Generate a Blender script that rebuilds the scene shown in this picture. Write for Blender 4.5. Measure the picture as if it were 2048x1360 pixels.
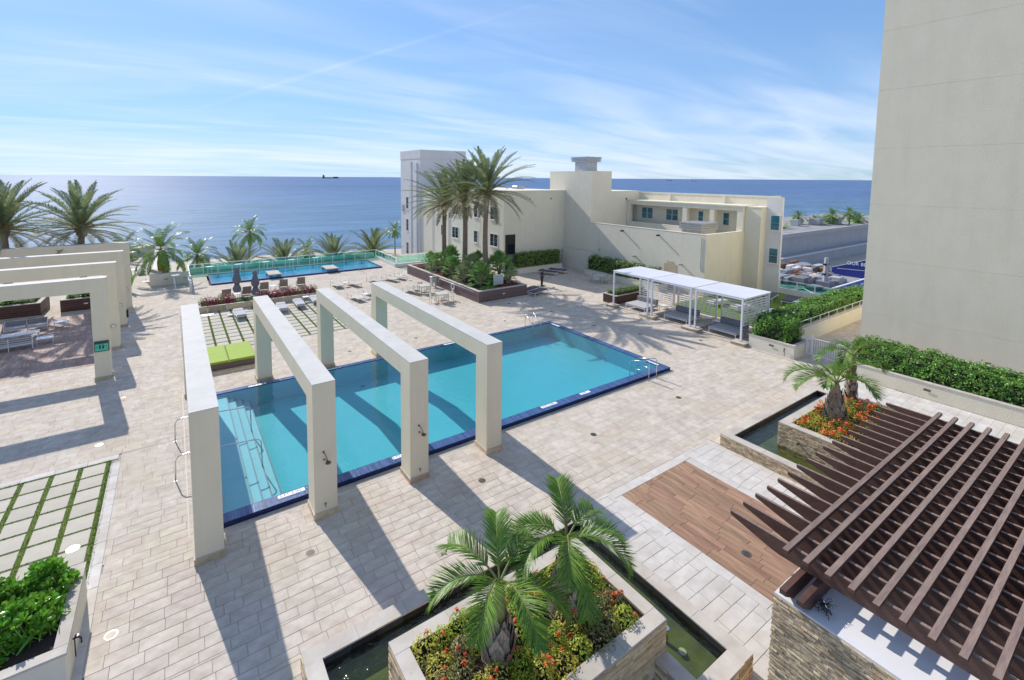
import bpy, math, random
from mathutils import Vector, Matrix, noise as mnoise
R = math.radians
rnd = random.Random(7)
for o in list(bpy.data.objects): bpy.data.objects.remove(o)
scene = bpy.context.scene
COL = scene.collection

# ------------------------------------------------------------------ camera
def make_camera():
    f, ppx, ppy, yaw, pitch, roll = 938.12, 954.9, 433.76, 0.5767, 0.0839, 0.0062
    cd = bpy.data.cameras.new('camera'); cam = bpy.data.objects.new('camera', cd); COL.objects.link(cam)
    fwd = Vector((math.sin(yaw)*math.cos(pitch), math.cos(yaw)*math.cos(pitch), -math.sin(pitch)))
    rt = Vector((math.cos(yaw), -math.sin(yaw), 0)); up = rt.cross(fwd)
    r2 = rt*math.cos(roll)+up*math.sin(roll); u2 = up*math.cos(roll)-rt*math.sin(roll)
    m = Matrix((r2, u2, -fwd)).transposed().to_4x4(); m.translation = Vector((-1.314, -14.04, 10.5))
    cam.matrix_world = m
    cd.sensor_width = 36; cd.lens = f/2048*36
    cd.shift_x = (1024-ppx)/2048; cd.shift_y = -(680-ppy)/2048
    cd.clip_start = 0.1; cd.clip_end = 60000
    scene.camera = cam
make_camera()

# ------------------------------------------------------------------ world, sun, exposure
SUN_EL, SUN_AZ = 36.6, -9.0          # azimuth from +Y towards +X, degrees
def make_world():
    w = bpy.data.worlds.new('World'); scene.world = w; w.use_nodes = True
    nt = w.node_tree; nt.nodes.clear(); N = nt.nodes.new; L = nt.links.new
    out = N('ShaderNodeOutputWorld'); bg = N('ShaderNodeBackground'); bg.inputs[1].default_value = 0.15
    sky = N('ShaderNodeTexSky'); sky.sky_type = 'NISHITA'; sky.sun_disc = False
    sky.sun_elevation = R(SUN_EL); sky.sun_rotation = R(SUN_AZ); sky.altitude = 0
    sky.air_density = 1.0; sky.dust_density = 0.25; sky.ozone_density = 2.5
    tc = N('ShaderNodeTexCoord'); sep = N('ShaderNodeSeparateXYZ'); L(tc.outputs['Generated'], sep.inputs[0])
    def math_(op, a, b=None, c=None):
        n = N('ShaderNodeMath'); n.operation = op
        for i, v in enumerate((a, b, c)):
            if v is None: continue
            if isinstance(v, (int, float)): n.inputs[i].default_value = v
            else: L(v, n.inputs[i])
        return n.outputs[0]
    z = math_('MAXIMUM', sep.outputs[2], 0.0)
    zz = math_('ADD', z, 0.10)
    u = math_('DIVIDE', sep.outputs[0], zz); v = math_('DIVIDE', sep.outputs[1], zz)
    comb = N('ShaderNodeCombineXYZ'); L(u, comb.inputs[0]); L(v, comb.inputs[1])
    mp = N('ShaderNodeMapping'); L(comb.outputs[0], mp.inputs[0]); mp.inputs['Rotation'].default_value = (0, 0, R(14)); mp.inputs['Scale'].default_value = (0.55, 1.9, 1)
    n1 = N('ShaderNodeTexNoise'); L(mp.outputs[0], n1.inputs['Vector']); n1.inputs['Scale'].default_value = 0.9; n1.inputs['Detail'].default_value = 9; n1.inputs['Roughness'].default_value = 0.50; n1.inputs['Distortion'].default_value = 0.9
    mp2 = N('ShaderNodeMapping'); L(comb.outputs[0], mp2.inputs[0]); mp2.inputs['Rotation'].default_value = (0, 0, R(-6)); mp2.inputs['Scale'].default_value = (0.25, 0.7, 1); mp2.inputs['Location'].default_value = (3.1, 1.7, 0)
    n2 = N('ShaderNodeTexNoise'); L(mp2.outputs[0], n2.inputs['Vector']); n2.inputs['Scale'].default_value = 0.7; n2.inputs['Detail'].default_value = 4
    s = math_('ADD', math_('MULTIPLY', n1.outputs[0], 0.55), math_('MULTIPLY', n2.outputs[0], 0.55))
    # cirrus gets denser towards the horizon
    hz = math_('MULTIPLY', math_('SUBTRACT', 0.30, z), 0.62)
    hz = math_('MAXIMUM', hz, 0.02)  # floor adds cirrus overhead, out of view, for whiter ambient light
    s = math_('ADD', s, hz)
    mr = N('ShaderNodeMapRange'); mr.interpolation_type = 'SMOOTHSTEP'; L(s, mr.inputs[0]); mr.inputs[1].default_value = 0.46; mr.inputs[2].default_value = 1.0; mr.inputs[3].default_value = 0.05; mr.inputs[4].default_value = 0.84
    # thin contrail: a band round a great circle, broken up by the noise
    nx, ny, nz = CONTRAIL
    dt = math_('ADD', math_('ADD', math_('MULTIPLY', sep.outputs[0], nx), math_('MULTIPLY', sep.outputs[1], ny)), math_('MULTIPLY', sep.outputs[2], nz))
    band = N('ShaderNodeMapRange'); L(math_('ABSOLUTE', dt), band.inputs[0]); band.inputs[1].default_value = 0.0; band.inputs[2].default_value = 0.006; band.inputs[3].default_value = 0.14; band.inputs[4].default_value = 0.0
    lim = N('ShaderNodeMapRange'); L(z, lim.inputs[0]); lim.inputs[1].default_value = 0.10; lim.inputs[2].default_value = 0.16; 
    lim2 = N('ShaderNodeMapRange'); L(z, lim2.inputs[0]); lim2.inputs[1].default_value = 0.36; lim2.inputs[2].default_value = 0.24
    bandv = math_('MULTIPLY', math_('MULTIPLY', band.outputs[0], math_('MULTIPLY', lim.outputs[0], lim2.outputs[0])), math_('MULTIPLY', n1.outputs[0], 1.6))
    fac = math_('MINIMUM', math_('ADD', mr.outputs[0], bandv), 1.0)
    mix = N('ShaderNodeMix'); mix.data_type = 'RGBA'; L(fac, mix.inputs[0])
    grade = N('ShaderNodeMix'); grade.data_type = 'RGBA'; grade.blend_type = 'MULTIPLY'; grade.inputs[0].default_value = 1.0
    L(sky.outputs[0], grade.inputs[6]); grade.inputs[7].default_value = (0.74, 1.06, 1.38, 1)
    mix.inputs[7].default_value = (4.6, 4.95, 5.6, 1)
    # soft shoulder on the sky's brightest part: c / (1 + c/9), as a long exposure range records it
    def vmath(op, a, b):
        n = N('ShaderNodeVectorMath'); n.operation = op
        for i, v_ in enumerate((a, b)):
            if isinstance(v_, tuple): n.inputs[i].default_value = v_
            else: L(v_, n.inputs[i])
        return n.outputs[0]
    g = grade.outputs[2]
    comp = vmath('DIVIDE', g, vmath('ADD', vmath('MULTIPLY', g, SHOULDER), (1,1,1)))
    L(comp, mix.inputs[6])
    L(mix.outputs[2], bg.inputs[0]); L(bg.outputs[0], out.inputs[0])
SHOULDER = (.30,.18,.105)
# great circle through two directions seen in the photograph
_d1 = Vector((0.14, 0.98, 0.16)).normalized(); _d2 = Vector((0.62, 0.72, 0.34)).normalized()
CONTRAIL = tuple(_d1.cross(_d2).normalized())
make_world()
sd = bpy.data.lights.new('sun', 'SUN'); sd.energy = 3.7; sd.angle = R(0.5); sd.color = (1.0, 0.945, 0.86)
sun = bpy.data.objects.new('sun', sd); COL.objects.link(sun)
_sv = Vector((math.sin(R(SUN_AZ))*math.cos(R(SUN_EL)), math.cos(R(SUN_AZ))*math.cos(R(SUN_EL)), math.sin(R(SUN_EL))))
sun.rotation_euler = _sv.to_track_quat('Z', 'Y').to_euler(); sun.location = (0, 30, 60)
vs = scene.view_settings; vs.view_transform = 'Standard'; vs.look = 'None'; vs.gamma = 1; vs.exposure = 0.46; vs.use_curve_mapping = False
scene.render.engine = 'CYCLES'
scene.cycles.max_bounces = 8; scene.cycles.transparent_max_bounces = 12

# ------------------------------------------------------------------ materials
def new_mat(name):
    m = bpy.data.materials.new(name); m.use_nodes = True
    nt = m.node_tree; nt.nodes.clear()
    out = nt.nodes.new('ShaderNodeOutputMaterial')
    return m, nt, out
def pm(name, c1, c2=None, scale=3.0, rough=0.7, bump=0.0, bscale=40.0, metal=0.0, island=0.0, detail=6, stretch=(1,1,1), c3=None, c3scale=0.6, c3amt=0.5, spec=0.5, bdist=0.02, transl=0.0, hue=0.0, coat=0.0, speck=0, streak=0):
    m, nt, out = new_mat(name); N = nt.nodes.new; L = nt.links.new
    b = N('ShaderNodeBsdfPrincipled'); b.inputs['Roughness'].default_value = rough; b.inputs['Metallic'].default_value = metal
    b.inputs['Specular IOR Level'].default_value = spec; b.inputs['Coat Weight'].default_value = coat
    tc = N('ShaderNodeTexCoord'); mp = N('ShaderNodeMapping'); L(tc.outputs['Object'], mp.inputs[0]); mp.inputs['Scale'].default_value = stretch
    vec = mp.outputs[0]
    info = N('ShaderNodeObjectInfo'); geo = N('ShaderNodeNewGeometry')
    if c2 is None: c2 = c1
    n = N('ShaderNodeTexNoise'); L(vec, n.inputs['Vector']); n.inputs['Scale'].default_value = scale; n.inputs['Detail'].default_value = detail; n.inputs['Roughness'].default_value = 0.6
    r = N('ShaderNodeMapRange'); L(n.outputs[0], r.inputs[0]); r.inputs[1].default_value = 0.32; r.inputs[2].default_value = 0.68
    mix = N('ShaderNodeMix'); mix.data_type = 'RGBA'; L(r.outputs[0], mix.inputs[0]); mix.inputs[6].default_value = (*c1, 1); mix.inputs[7].default_value = (*c2, 1)
    col = mix.outputs[2]
    if streak:                                   # faint rain streaks down the wall
        mps = N('ShaderNodeMapping'); L(geo.outputs['Position'], mps.inputs[0]); mps.inputs['Scale'].default_value = (2.2,2.2,.13)
        ns = N('ShaderNodeTexNoise'); L(mps.outputs[0], ns.inputs['Vector']); ns.inputs['Scale'].default_value = 1; ns.inputs['Detail'].default_value = 5
        rs_ = N('ShaderNodeMapRange'); L(ns.outputs[0], rs_.inputs[0]); rs_.inputs[1].default_value = .52; rs_.inputs[2].default_value = .74; rs_.inputs[3].default_value = 1; rs_.inputs[4].default_value = streak
        sm0 = N('ShaderNodeVectorMath'); sm0.operation = 'SCALE'; L(col, sm0.inputs[0]); L(rs_.outputs[0], sm0.inputs['Scale']); col = sm0.outputs[0]
    if speck:                                    # small dark pits and thin veins in the stone, placed in world space
        sv = N('ShaderNodeTexNoise'); L(geo.outputs['Position'], sv.inputs['Vector']); sv.inputs['Scale'].default_value = 1.1; sv.inputs['Detail'].default_value = 8; sv.inputs['Distortion'].default_value = 1.2
        sr = N('ShaderNodeValToRGB'); L(sv.outputs[0], sr.inputs[0]); e = sr.color_ramp.elements; e[0].position = .34; e[0].color = (.92,.905,.885,1); e[1].position = .60; e[1].color = (1.05,1.05,1.05,1)
        pv = N('ShaderNodeTexNoise'); L(geo.outputs['Position'], pv.inputs['Vector']); pv.inputs['Scale'].default_value = 17; pv.inputs['Detail'].default_value = 3
        pr_ = N('ShaderNodeMapRange'); L(pv.outputs[0], pr_.inputs[0]); pr_.inputs[1].default_value = .70; pr_.inputs[2].default_value = .76; pr_.inputs[3].default_value = 1; pr_.inputs[4].default_value = .62
        sm = N('ShaderNodeVectorMath'); sm.operation = 'MULTIPLY'; L(col, sm.inputs[0]); L(sr.outputs[0], sm.inputs[1])
        sm2 = N('ShaderNodeVectorMath'); sm2.operation = 'SCALE'; L(sm.outputs[0], sm2.inputs[0]); L(pr_.outputs[0], sm2.inputs['Scale']); col = sm2.outputs[0]
    if c3 is not None:
        n3 = N('ShaderNodeTexNoise'); L(geo.outputs['Position'], n3.inputs['Vector']); n3.inputs['Scale'].default_value = c3scale; n3.inputs['Detail'].default_value = 5
        r3 = N('ShaderNodeMapRange'); L(n3.outputs[0], r3.inputs[0]); r3.inputs[1].default_value = 0.48; r3.inputs[2].default_value = 0.72; r3.inputs[4].default_value = c3amt
        m3 = N('ShaderNodeMix'); m3.data_type = 'RGBA'; L(r3.outputs[0], m3.inputs[0]); L(col, m3.inputs[6]); m3.inputs[7].default_value = (*c3, 1); col = m3.outputs[2]
    if island:
        ad = N('ShaderNodeMath'); ad.operation = 'ADD'; L(geo.outputs['Random Per Island'], ad.inputs[0]); L(info.outputs['Random'], ad.inputs[1])
        fr = N('ShaderNodeMath'); fr.operation = 'FRACT'; L(ad.outputs[0], fr.inputs[0])
        vr = N('ShaderNodeMapRange'); L(fr.outputs[0], vr.inputs[0]); vr.inputs[3].default_value = 1-island; vr.inputs[4].default_value = 1+island
        hsv = N('ShaderNodeHueSaturation'); L(col, hsv.inputs['Color']); L(vr.outputs[0], hsv.inputs['Value'])
        if hue:
            f2 = N('ShaderNodeMath'); f2.operation = 'MULTIPLY'; L(fr.outputs[0], f2.inputs[0]); f2.inputs[1].default_value = 7.31
            f3 = N('ShaderNodeMath'); f3.operation = 'FRACT'; L(f2.outputs[0], f3.inputs[0])
            hr = N('ShaderNodeMapRange'); L(f3.outputs[0], hr.inputs[0]); hr.inputs[3].default_value = 0.5-hue; hr.inputs[4].default_value = 0.5+hue
            L(hr.outputs[0], hsv.inputs['Hue'])
        col = hsv.outputs[0]
    L(col, b.inputs['Base Color'])
    if bump:
        nb = N('ShaderNodeTexNoise'); L(vec, nb.inputs['Vector']); nb.inputs['Scale'].default_value = bscale; nb.inputs['Detail'].default_value = 5
        bp = N('ShaderNodeBump'); L(nb.outputs[0], bp.inputs['Height']); bp.inputs['Strength'].default_value = bump; bp.inputs['Distance'].default_value = bdist
        L(bp.outputs[0], b.inputs['Normal'])
    if transl:
        t = N('ShaderNodeBsdfTranslucent'); L(col, t.inputs[0]); ms = N('ShaderNodeMixShader'); ms.inputs[0].default_value = transl
        L(b.outputs[0], ms.inputs[1]); L(t.outputs[0], ms.inputs[2]); L(ms.outputs[0], out.inputs[0])
    else: L(b.outputs[0], out.inputs[0])
    return m
def ior_both(nt, fr, ior):      # a thin sheet reflects alike from both sides
    g = nt.nodes.new('ShaderNodeNewGeometry'); r = nt.nodes.new('ShaderNodeMapRange'); nt.links.new(g.outputs['Backfacing'], r.inputs[0])
    r.inputs[3].default_value = ior; r.inputs[4].default_value = 1/ior; nt.links.new(r.outputs[0], fr.inputs[0])
def water_mat(name, tint, bump, scale, gloss=1.0, aniso=(1,1,1), rough=0.0):
    m, nt, out = new_mat(name); N = nt.nodes.new; L = nt.links.new
    tr = N('ShaderNodeBsdfTransparent'); tr.inputs[0].default_value = (*tint, 1)
    gl = N('ShaderNodeBsdfGlossy'); gl.inputs['Roughness'].default_value = rough
    fr = N('ShaderNodeFresnel'); ior_both(nt, fr, 1.33)
    tc = N('ShaderNodeTexCoord'); mp = N('ShaderNodeMapping'); L(tc.outputs['Object'], mp.inputs[0]); mp.inputs['Scale'].default_value = aniso
    n = N('ShaderNodeTexNoise'); L(mp.outputs[0], n.inputs['Vector']); n.inputs['Scale'].default_value = scale; n.inputs['Detail'].default_value = 3
    bp = N('ShaderNodeBump'); L(n.outputs[0], bp.inputs['Height']); bp.inputs['Strength'].default_value = bump; bp.inputs['Distance'].default_value = 0.05
    L(bp.outputs[0], gl.inputs['Normal']); L(bp.outputs[0], fr.inputs['Normal'])
    mu = N('ShaderNodeMath'); mu.operation = 'MULTIPLY'; L(fr.outputs[0], mu.inputs[0]); mu.inputs[1].default_value = gloss
    ms = N('ShaderNodeMixShader'); L(mu.outputs[0], ms.inputs[0]); L(tr.outputs[0], ms.inputs[1]); L(gl.outputs[0], ms.inputs[2]); L(ms.outputs[0], out.inputs[0])
    return m
def glass_mat(name, tint, gloss=0.12):
    m, nt, out = new_mat(name); N = nt.nodes.new; L = nt.links.new
    tr = N('ShaderNodeBsdfTransparent'); tr.inputs[0].default_value = (*tint, 1)
    gl = N('ShaderNodeBsdfGlossy'); gl.inputs['Roughness'].default_value = 0.02; gl.inputs[0].default_value = (0.85, 0.95, 0.92, 1)
    lw = N('ShaderNodeFresnel'); ior_both(nt, lw, 1.5)
    ad = N('ShaderNodeMath'); ad.operation = 'ADD'; L(lw.outputs[0], ad.inputs[0]); ad.inputs[1].default_value = gloss
    ms = N('ShaderNodeMixShader'); L(ad.outputs[0], ms.inputs[0]); L(tr.outputs[0], ms.inputs[1]); L(gl.outputs[0], ms.inputs[2]); L(ms.outputs[0], out.inputs[0])
    return m
M = {}
M['paver'] = pm('travertine_paver', (.60,.54,.475), (.475,.41,.35), 3.4, .8, .2, 60, spec=.08, island=.06, hue=.012, detail=10, c3=(.50,.425,.31), c3scale=.45, c3amt=.5, speck=1)
M['paver_light'] = pm('pale_travertine', (.63,.60,.57), (.53,.495,.46), 2.6, .8, .15, 60, spec=.08, island=.05, hue=.01, detail=10, c3=(.53,.47,.38), c3scale=.7, c3amt=.45, speck=1)
M['mortar'] = pm('joint_mortar', (.32,.275,.235), (.38,.335,.29), 4, .9)
M['coping'] = pm('travertine_coping', (.55,.505,.455), (.47,.42,.37), 2.2, .8, .1, 50, island=.06, spec=.25, speck=1)
M['coping_shade'] = pm('honed_coping', (.46,.43,.38), (.52,.49,.45), 1.3, .6, .1, 50)
M['stucco'] = pm('cream_stucco', (.75,.70,.575), (.71,.66,.54), 1.1, .9, .25, 55, bdist=.01, c3=(.64,.60,.50), c3scale=.35, c3amt=.35, streak=.94)
M['stucco_portal'] = pm('portal_stucco', (.80,.71,.53), (.76,.67,.495), 1.1, .9, .25, 55, bdist=.01, c3=(.66,.60,.45), c3scale=.5, c3amt=.35, streak=.94)
M['stucco_tower'] = pm('rough_stucco', (.77,.70,.55), (.72,.65,.50), .7, .92, .5, 16, bdist=.02, stretch=(1,1.6,.8), c3=(.68,.63,.51), c3scale=.16, c3amt=.4, streak=.965)
M['stucco_white'] = pm('white_stucco', (.70,.68,.68), (.64,.62,.62), .8, .9, .2, 40, bdist=.01)
M['stucco_grey'] = pm('grey_stucco', (.46,.44,.44), (.41,.39,.39), .4, .9, .1, 20)
M['cap'] = pm('white_roof_coating', (.56,.545,.52), (.50,.485,.46), 2.2, .75, .2, 30, c3=(.42,.42,.42), c3scale=1.1, c3amt=.35)
M['cladding'] = pm('split_travertine', (.68,.535,.345), (.50,.37,.215), 5, .85, .25, 50, island=.22, hue=.012, bdist=.02)
M['ledger'] = pm('ledger_stone', (.64,.51,.345), (.40,.295,.175), 9, .85, .2, 60, island=.40, hue=.012, bdist=.02)
M['dark_wood'] = pm('mahogany_boards', (.085,.032,.026), (.060,.024,.020), 2.5, .5, .15, 20, island=.18, stretch=(1,1,7))
M['purple_wood'] = pm('weathered_boards', (.16,.105,.105), (.12,.08,.08), 2.5, .6, .15, 20, island=.10, stretch=(1,1,7))
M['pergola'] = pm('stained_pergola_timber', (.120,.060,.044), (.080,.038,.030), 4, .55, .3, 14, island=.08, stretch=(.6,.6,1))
M['pergola_top'] = pm('faded_pergola_timber', (.28,.20,.165), (.19,.13,.11), 5, .6, .3, 14, island=.10, stretch=(.5,3,3))  # lighter timber, sunlight on the tops put into the colour
M['deck_wood'] = pm('wood_look_plank', (.40,.25,.165), (.245,.145,.095), 2.2, .75, .2, 30, spec=.3, island=.20, hue=.01, stretch=(4.5,.6,1))
M['pale_plank'] = pm('pale_plank', (.44,.335,.295), (.31,.22,.195), 2.0, .8, .15, 30, spec=.25, island=.14, hue=.01, stretch=(3,.5,1))
M['soil'] = pm('planter_soil', (.035,.022,.016), (.06,.04,.03), 12, .95, .6, 25)
M['turf'] = pm('green_turf', (.15,.22,.03), (.10,.16,.022), 30, .95, .9, 90, bdist=.03, island=.2)
M['slab'] = pm('concrete_slab', (.53,.485,.415), (.47,.43,.365), 1.8, .85, .15, 50, spec=.25, island=.05, c3=(.44,.40,.34), c3scale=1.2, c3amt=.3)
M['pool_tile'] = pm('cobalt_mosaic', (.065,.12,.29), (.04,.08,.21), 14, .25, .1, 80, island=.30, hue=.012)
M['pool_dark'] = pm('navy_mosaic', (.015,.03,.13), (.01,.02,.09), 14, .25, .1, 80, island=.30)  # darker mosaic, shade of the rim faces put into the colour
M['plaster'] = pm('pool_plaster', (.034,.35,.425), (.042,.375,.455), .5, .8)
M['plaster_step'] = pm('step_plaster', (.20,.46,.54), (.24,.49,.56), .5, .8)
M['plaster2'] = pm('lap_pool_plaster', (.22,.70,.86), (.26,.74,.88), .5, .8)
M['step_line'] = pm('step_nosing_tile', (.015,.06,.10), None, 5, .4)
M['pool_water'] = water_mat('pool_water', (.84,.98,.99), .34, 3.6, 1.5)
M['pond_water'] = water_mat('fountain_water', (.62,.66,.50), .9, 6.0, 1.9, rough=.05)
M['algae'] = pm('algae_basin_floor', (.20,.235,.04), (.12,.15,.035), 1.8, .8, c3=(.07,.08,.05), c3scale=1.5, c3amt=.7)
M['basin_tile'] = pm('black_basin_tile', (.025,.025,.035), (.045,.045,.06), 12, .3, island=.4)
M['steel'] = pm('stainless_steel', (.62,.62,.63), None, 5, .22, metal=1.0)
M['bronze'] = pm('aged_bronze', (.24,.20,.15), (.18,.15,.11), 20, .4, metal=.8)
M['galv'] = pm('galvanised_metal', (.50,.50,.51), (.40,.40,.41), 4, .45, metal=.7)
M['white_metal'] = pm('white_powder_coat', (.80,.80,.82), (.76,.76,.78), 3, .4)
M['cream_metal'] = pm('ivory_powder_coat', (.62,.60,.53), (.56,.54,.48), 3, .45)
M['canvas'] = pm('white_canvas', (.58,.60,.68), (.54,.56,.645), 1.2, .8, .1, 200)
M['sling'] = pm('taupe_sling', (.25,.205,.185), (.21,.17,.155), 30, .8)
M['cushion'] = pm('grey_cushion', (.47,.47,.49), (.42,.42,.44), 8, .9, .1, 120)
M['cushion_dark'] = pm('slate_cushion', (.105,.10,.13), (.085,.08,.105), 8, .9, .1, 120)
M['cushion_mid'] = pm('mid_grey_cushion', (.235,.235,.255), (.20,.20,.215), 8, .9, .1, 120)
M['lime'] = pm('lime_vinyl', (.27,.38,.045), (.30,.41,.055), 2, .7, spec=.2)
M['umbrella'] = pm('charcoal_umbrella_canvas', (.21,.21,.24), (.15,.15,.18), 14, .85)
M['drain'] = pm('drain_cover', (.13,.115,.10), (.09,.08,.07), 30, .5, metal=.4)
M['black'] = pm('black_plastic', (.015,.015,.016), None, 5, .4)
M['sign_green'] = pm('green_sign_face', (.06,.50,.33), (.10,.56,.38), 6, .35)
M['sign_grey'] = pm('grey_sign_face', (.45,.50,.53), (.41,.46,.50), 2, .4)
M['white_paint'] = pm('white_print', (.82,.82,.82), None, 5, .6)
M['black_paint'] = pm('black_print', (.01,.01,.01), None, 5, .6)
M['dark_green_paint'] = pm('dark_sign_frame', (.02,.07,.05), None, 5, .5)
M['lamp_white'] = pm('frosted_lamp_glass', (.80,.78,.72), None, 5, .3)
M['glass_green'] = glass_mat('green_glass', (.52,.83,.74), .05)
M['glass_side'] = glass_mat('pale_green_glass', (.60,.88,.82), .06)
M['win_dark'] = pm('dark_window_glass', (.012,.015,.022), None, 5, .08, spec=.8)
M['win_teal'] = pm('teal_window_glass', (.02,.22,.29), (.008,.06,.09), .9, .08, spec=.9)
M['win_frame'] = pm('white_window_frame', (.72,.72,.73), None, 5, .5)
M['door_grey'] = pm('grey_louvre', (.17,.18,.20), None, 5, .5)
M['date_leaf'] = pm('date_frond', (.17,.24,.11), (.24,.29,.155), 3, .6, island=.3, hue=.02, transl=.38, spec=.25)
M['date_old'] = pm('old_date_frond', (.33,.28,.16), (.25,.24,.13), 3, .6, island=.3, hue=.02, transl=.2)
M['coco_leaf'] = pm('coconut_frond', (.10,.22,.04), (.20,.34,.06), 3, .38, island=.35, hue=.02, transl=.28)
M['coco_yellow'] = pm('yellow_frond', (.50,.40,.05), (.34,.33,.05), 3, .5, island=.3, transl=.3)
M['bottle_leaf'] = pm('bottle_palm_frond', (.095,.205,.018), (.16,.29,.03), 3, .42, island=.35, hue=.02, transl=.34)
M['rachis'] = pm('frond_midrib', (.24,.27,.08), (.32,.30,.10), 6, .5)
M['rachis_orange'] = pm('orange_frond_base', (.36,.20,.04), (.28,.20,.05), 6, .6)
M['fan_leaf'] = pm('fan_palm_leaf', (.13,.29,.06), (.25,.42,.11), 3, .42, island=.3, hue=.02, transl=.25)
M['fan_leaf_b'] = pm('grey_fan_leaf', (.24,.35,.14), (.36,.44,.20), 3, .45, island=.3, hue=.02, transl=.25)
M['bark'] = pm('palm_bark', (.30,.225,.175), (.19,.135,.105), 10, .9, .9, 14, bdist=.06, stretch=(1,1,2.5))
M['boots'] = pm('dry_boots', (.46,.37,.29), (.22,.15,.105), 7, .9, .8, 22, island=.40, stretch=(4,4,.7))
M['crownshaft'] = pm('crownshaft', (.17,.22,.06), (.25,.24,.09), 5, .45)
M['hedge'] = pm('hedge_leaf', (.11,.28,.03), (.19,.39,.05), 2, .38, island=.5, hue=.03, transl=.30, c3=(.09,.20,.03), c3scale=1.6, c3amt=.6)
M['hedge_dark'] = pm('dark_hedge_leaf', (.10,.21,.03), (.20,.30,.06), 2, .4, island=.45, hue=.03, transl=.2)
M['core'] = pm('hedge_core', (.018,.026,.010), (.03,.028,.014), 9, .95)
M['ixora'] = pm('ixora_leaf', (.52,.58,.06), (.28,.40,.05), 1.1, .45, island=.45, hue=.035, transl=.45)
M['croton'] = pm('croton_leaf', (.68,.60,.09), (.46,.48,.08), 1.6, .45, island=.35, hue=.03, transl=.45)
M['bronze_leaf'] = pm('bronze_leaf', (.34,.28,.11), (.24,.27,.09), 1.6, .45, island=.4, hue=.04, transl=.4)
M['flower_red'] = pm('red_petals', (.75,.045,.025), (.80,.09,.03), 8, .5, island=.25, transl=.2)
M['flower_orange'] = pm('orange_petals', (.85,.18,.035), (.80,.12,.04), 8, .5, island=.25, transl=.2)
M['flower_pink'] = pm('crimson_leaves', (.42,.035,.055), (.26,.05,.04), 3, .5, island=.5, hue=.03, transl=.2)
M['clusia'] = pm('clusia_leaf', (.14,.35,.03), (.24,.47,.06), 3, .30, island=.35, hue=.02, transl=.30)
M['fern'] = pm('fern_frond', (.060,.18,.085), (.04,.13,.05), 3, .5, island=.3, transl=.3)
M['skin'] = pm('skin', (.16,.085,.055), None, 5, .5)
M['shirt'] = pm('navy_shirt', (.03,.03,.055), (.045,.04,.075), 12, .85)
M['trousers'] = pm('dark_trousers', (.045,.03,.06), (.06,.04,.075), 12, .85)
M['sand'] = pm('beach_sand', (.52,.45,.36), (.45,.39,.31), .15, .9)
M['lowroof'] = pm('flat_roof_membrane', (.36,.34,.33), (.26,.245,.245), .35, .85, c3=(.16,.15,.16), c3scale=.25, c3amt=.6)
M['hull'] = pm('ship_hull', (.05,.07,.12), None, 1, .6)
M['blue_board'] = pm('navy_hoarding', (.012,.025,.20), (.018,.035,.26), .4, .5)
M['blue_board2'] = pm('royal_blue_hoarding', (.015,.065,.48), None, .4, .5)
M['rust'] = pm('rusty_formwork', (.30,.13,.055), (.20,.11,.07), 1.0, .8, island=.4)
M['poster'] = pm('faded_poster', (.35,.16,.14), (.65,.62,.60), 1.5, .5)
M['patch'] = pm('tan_render_patch', (.56,.44,.32), (.50,.40,.29), 2, .9)
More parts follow.
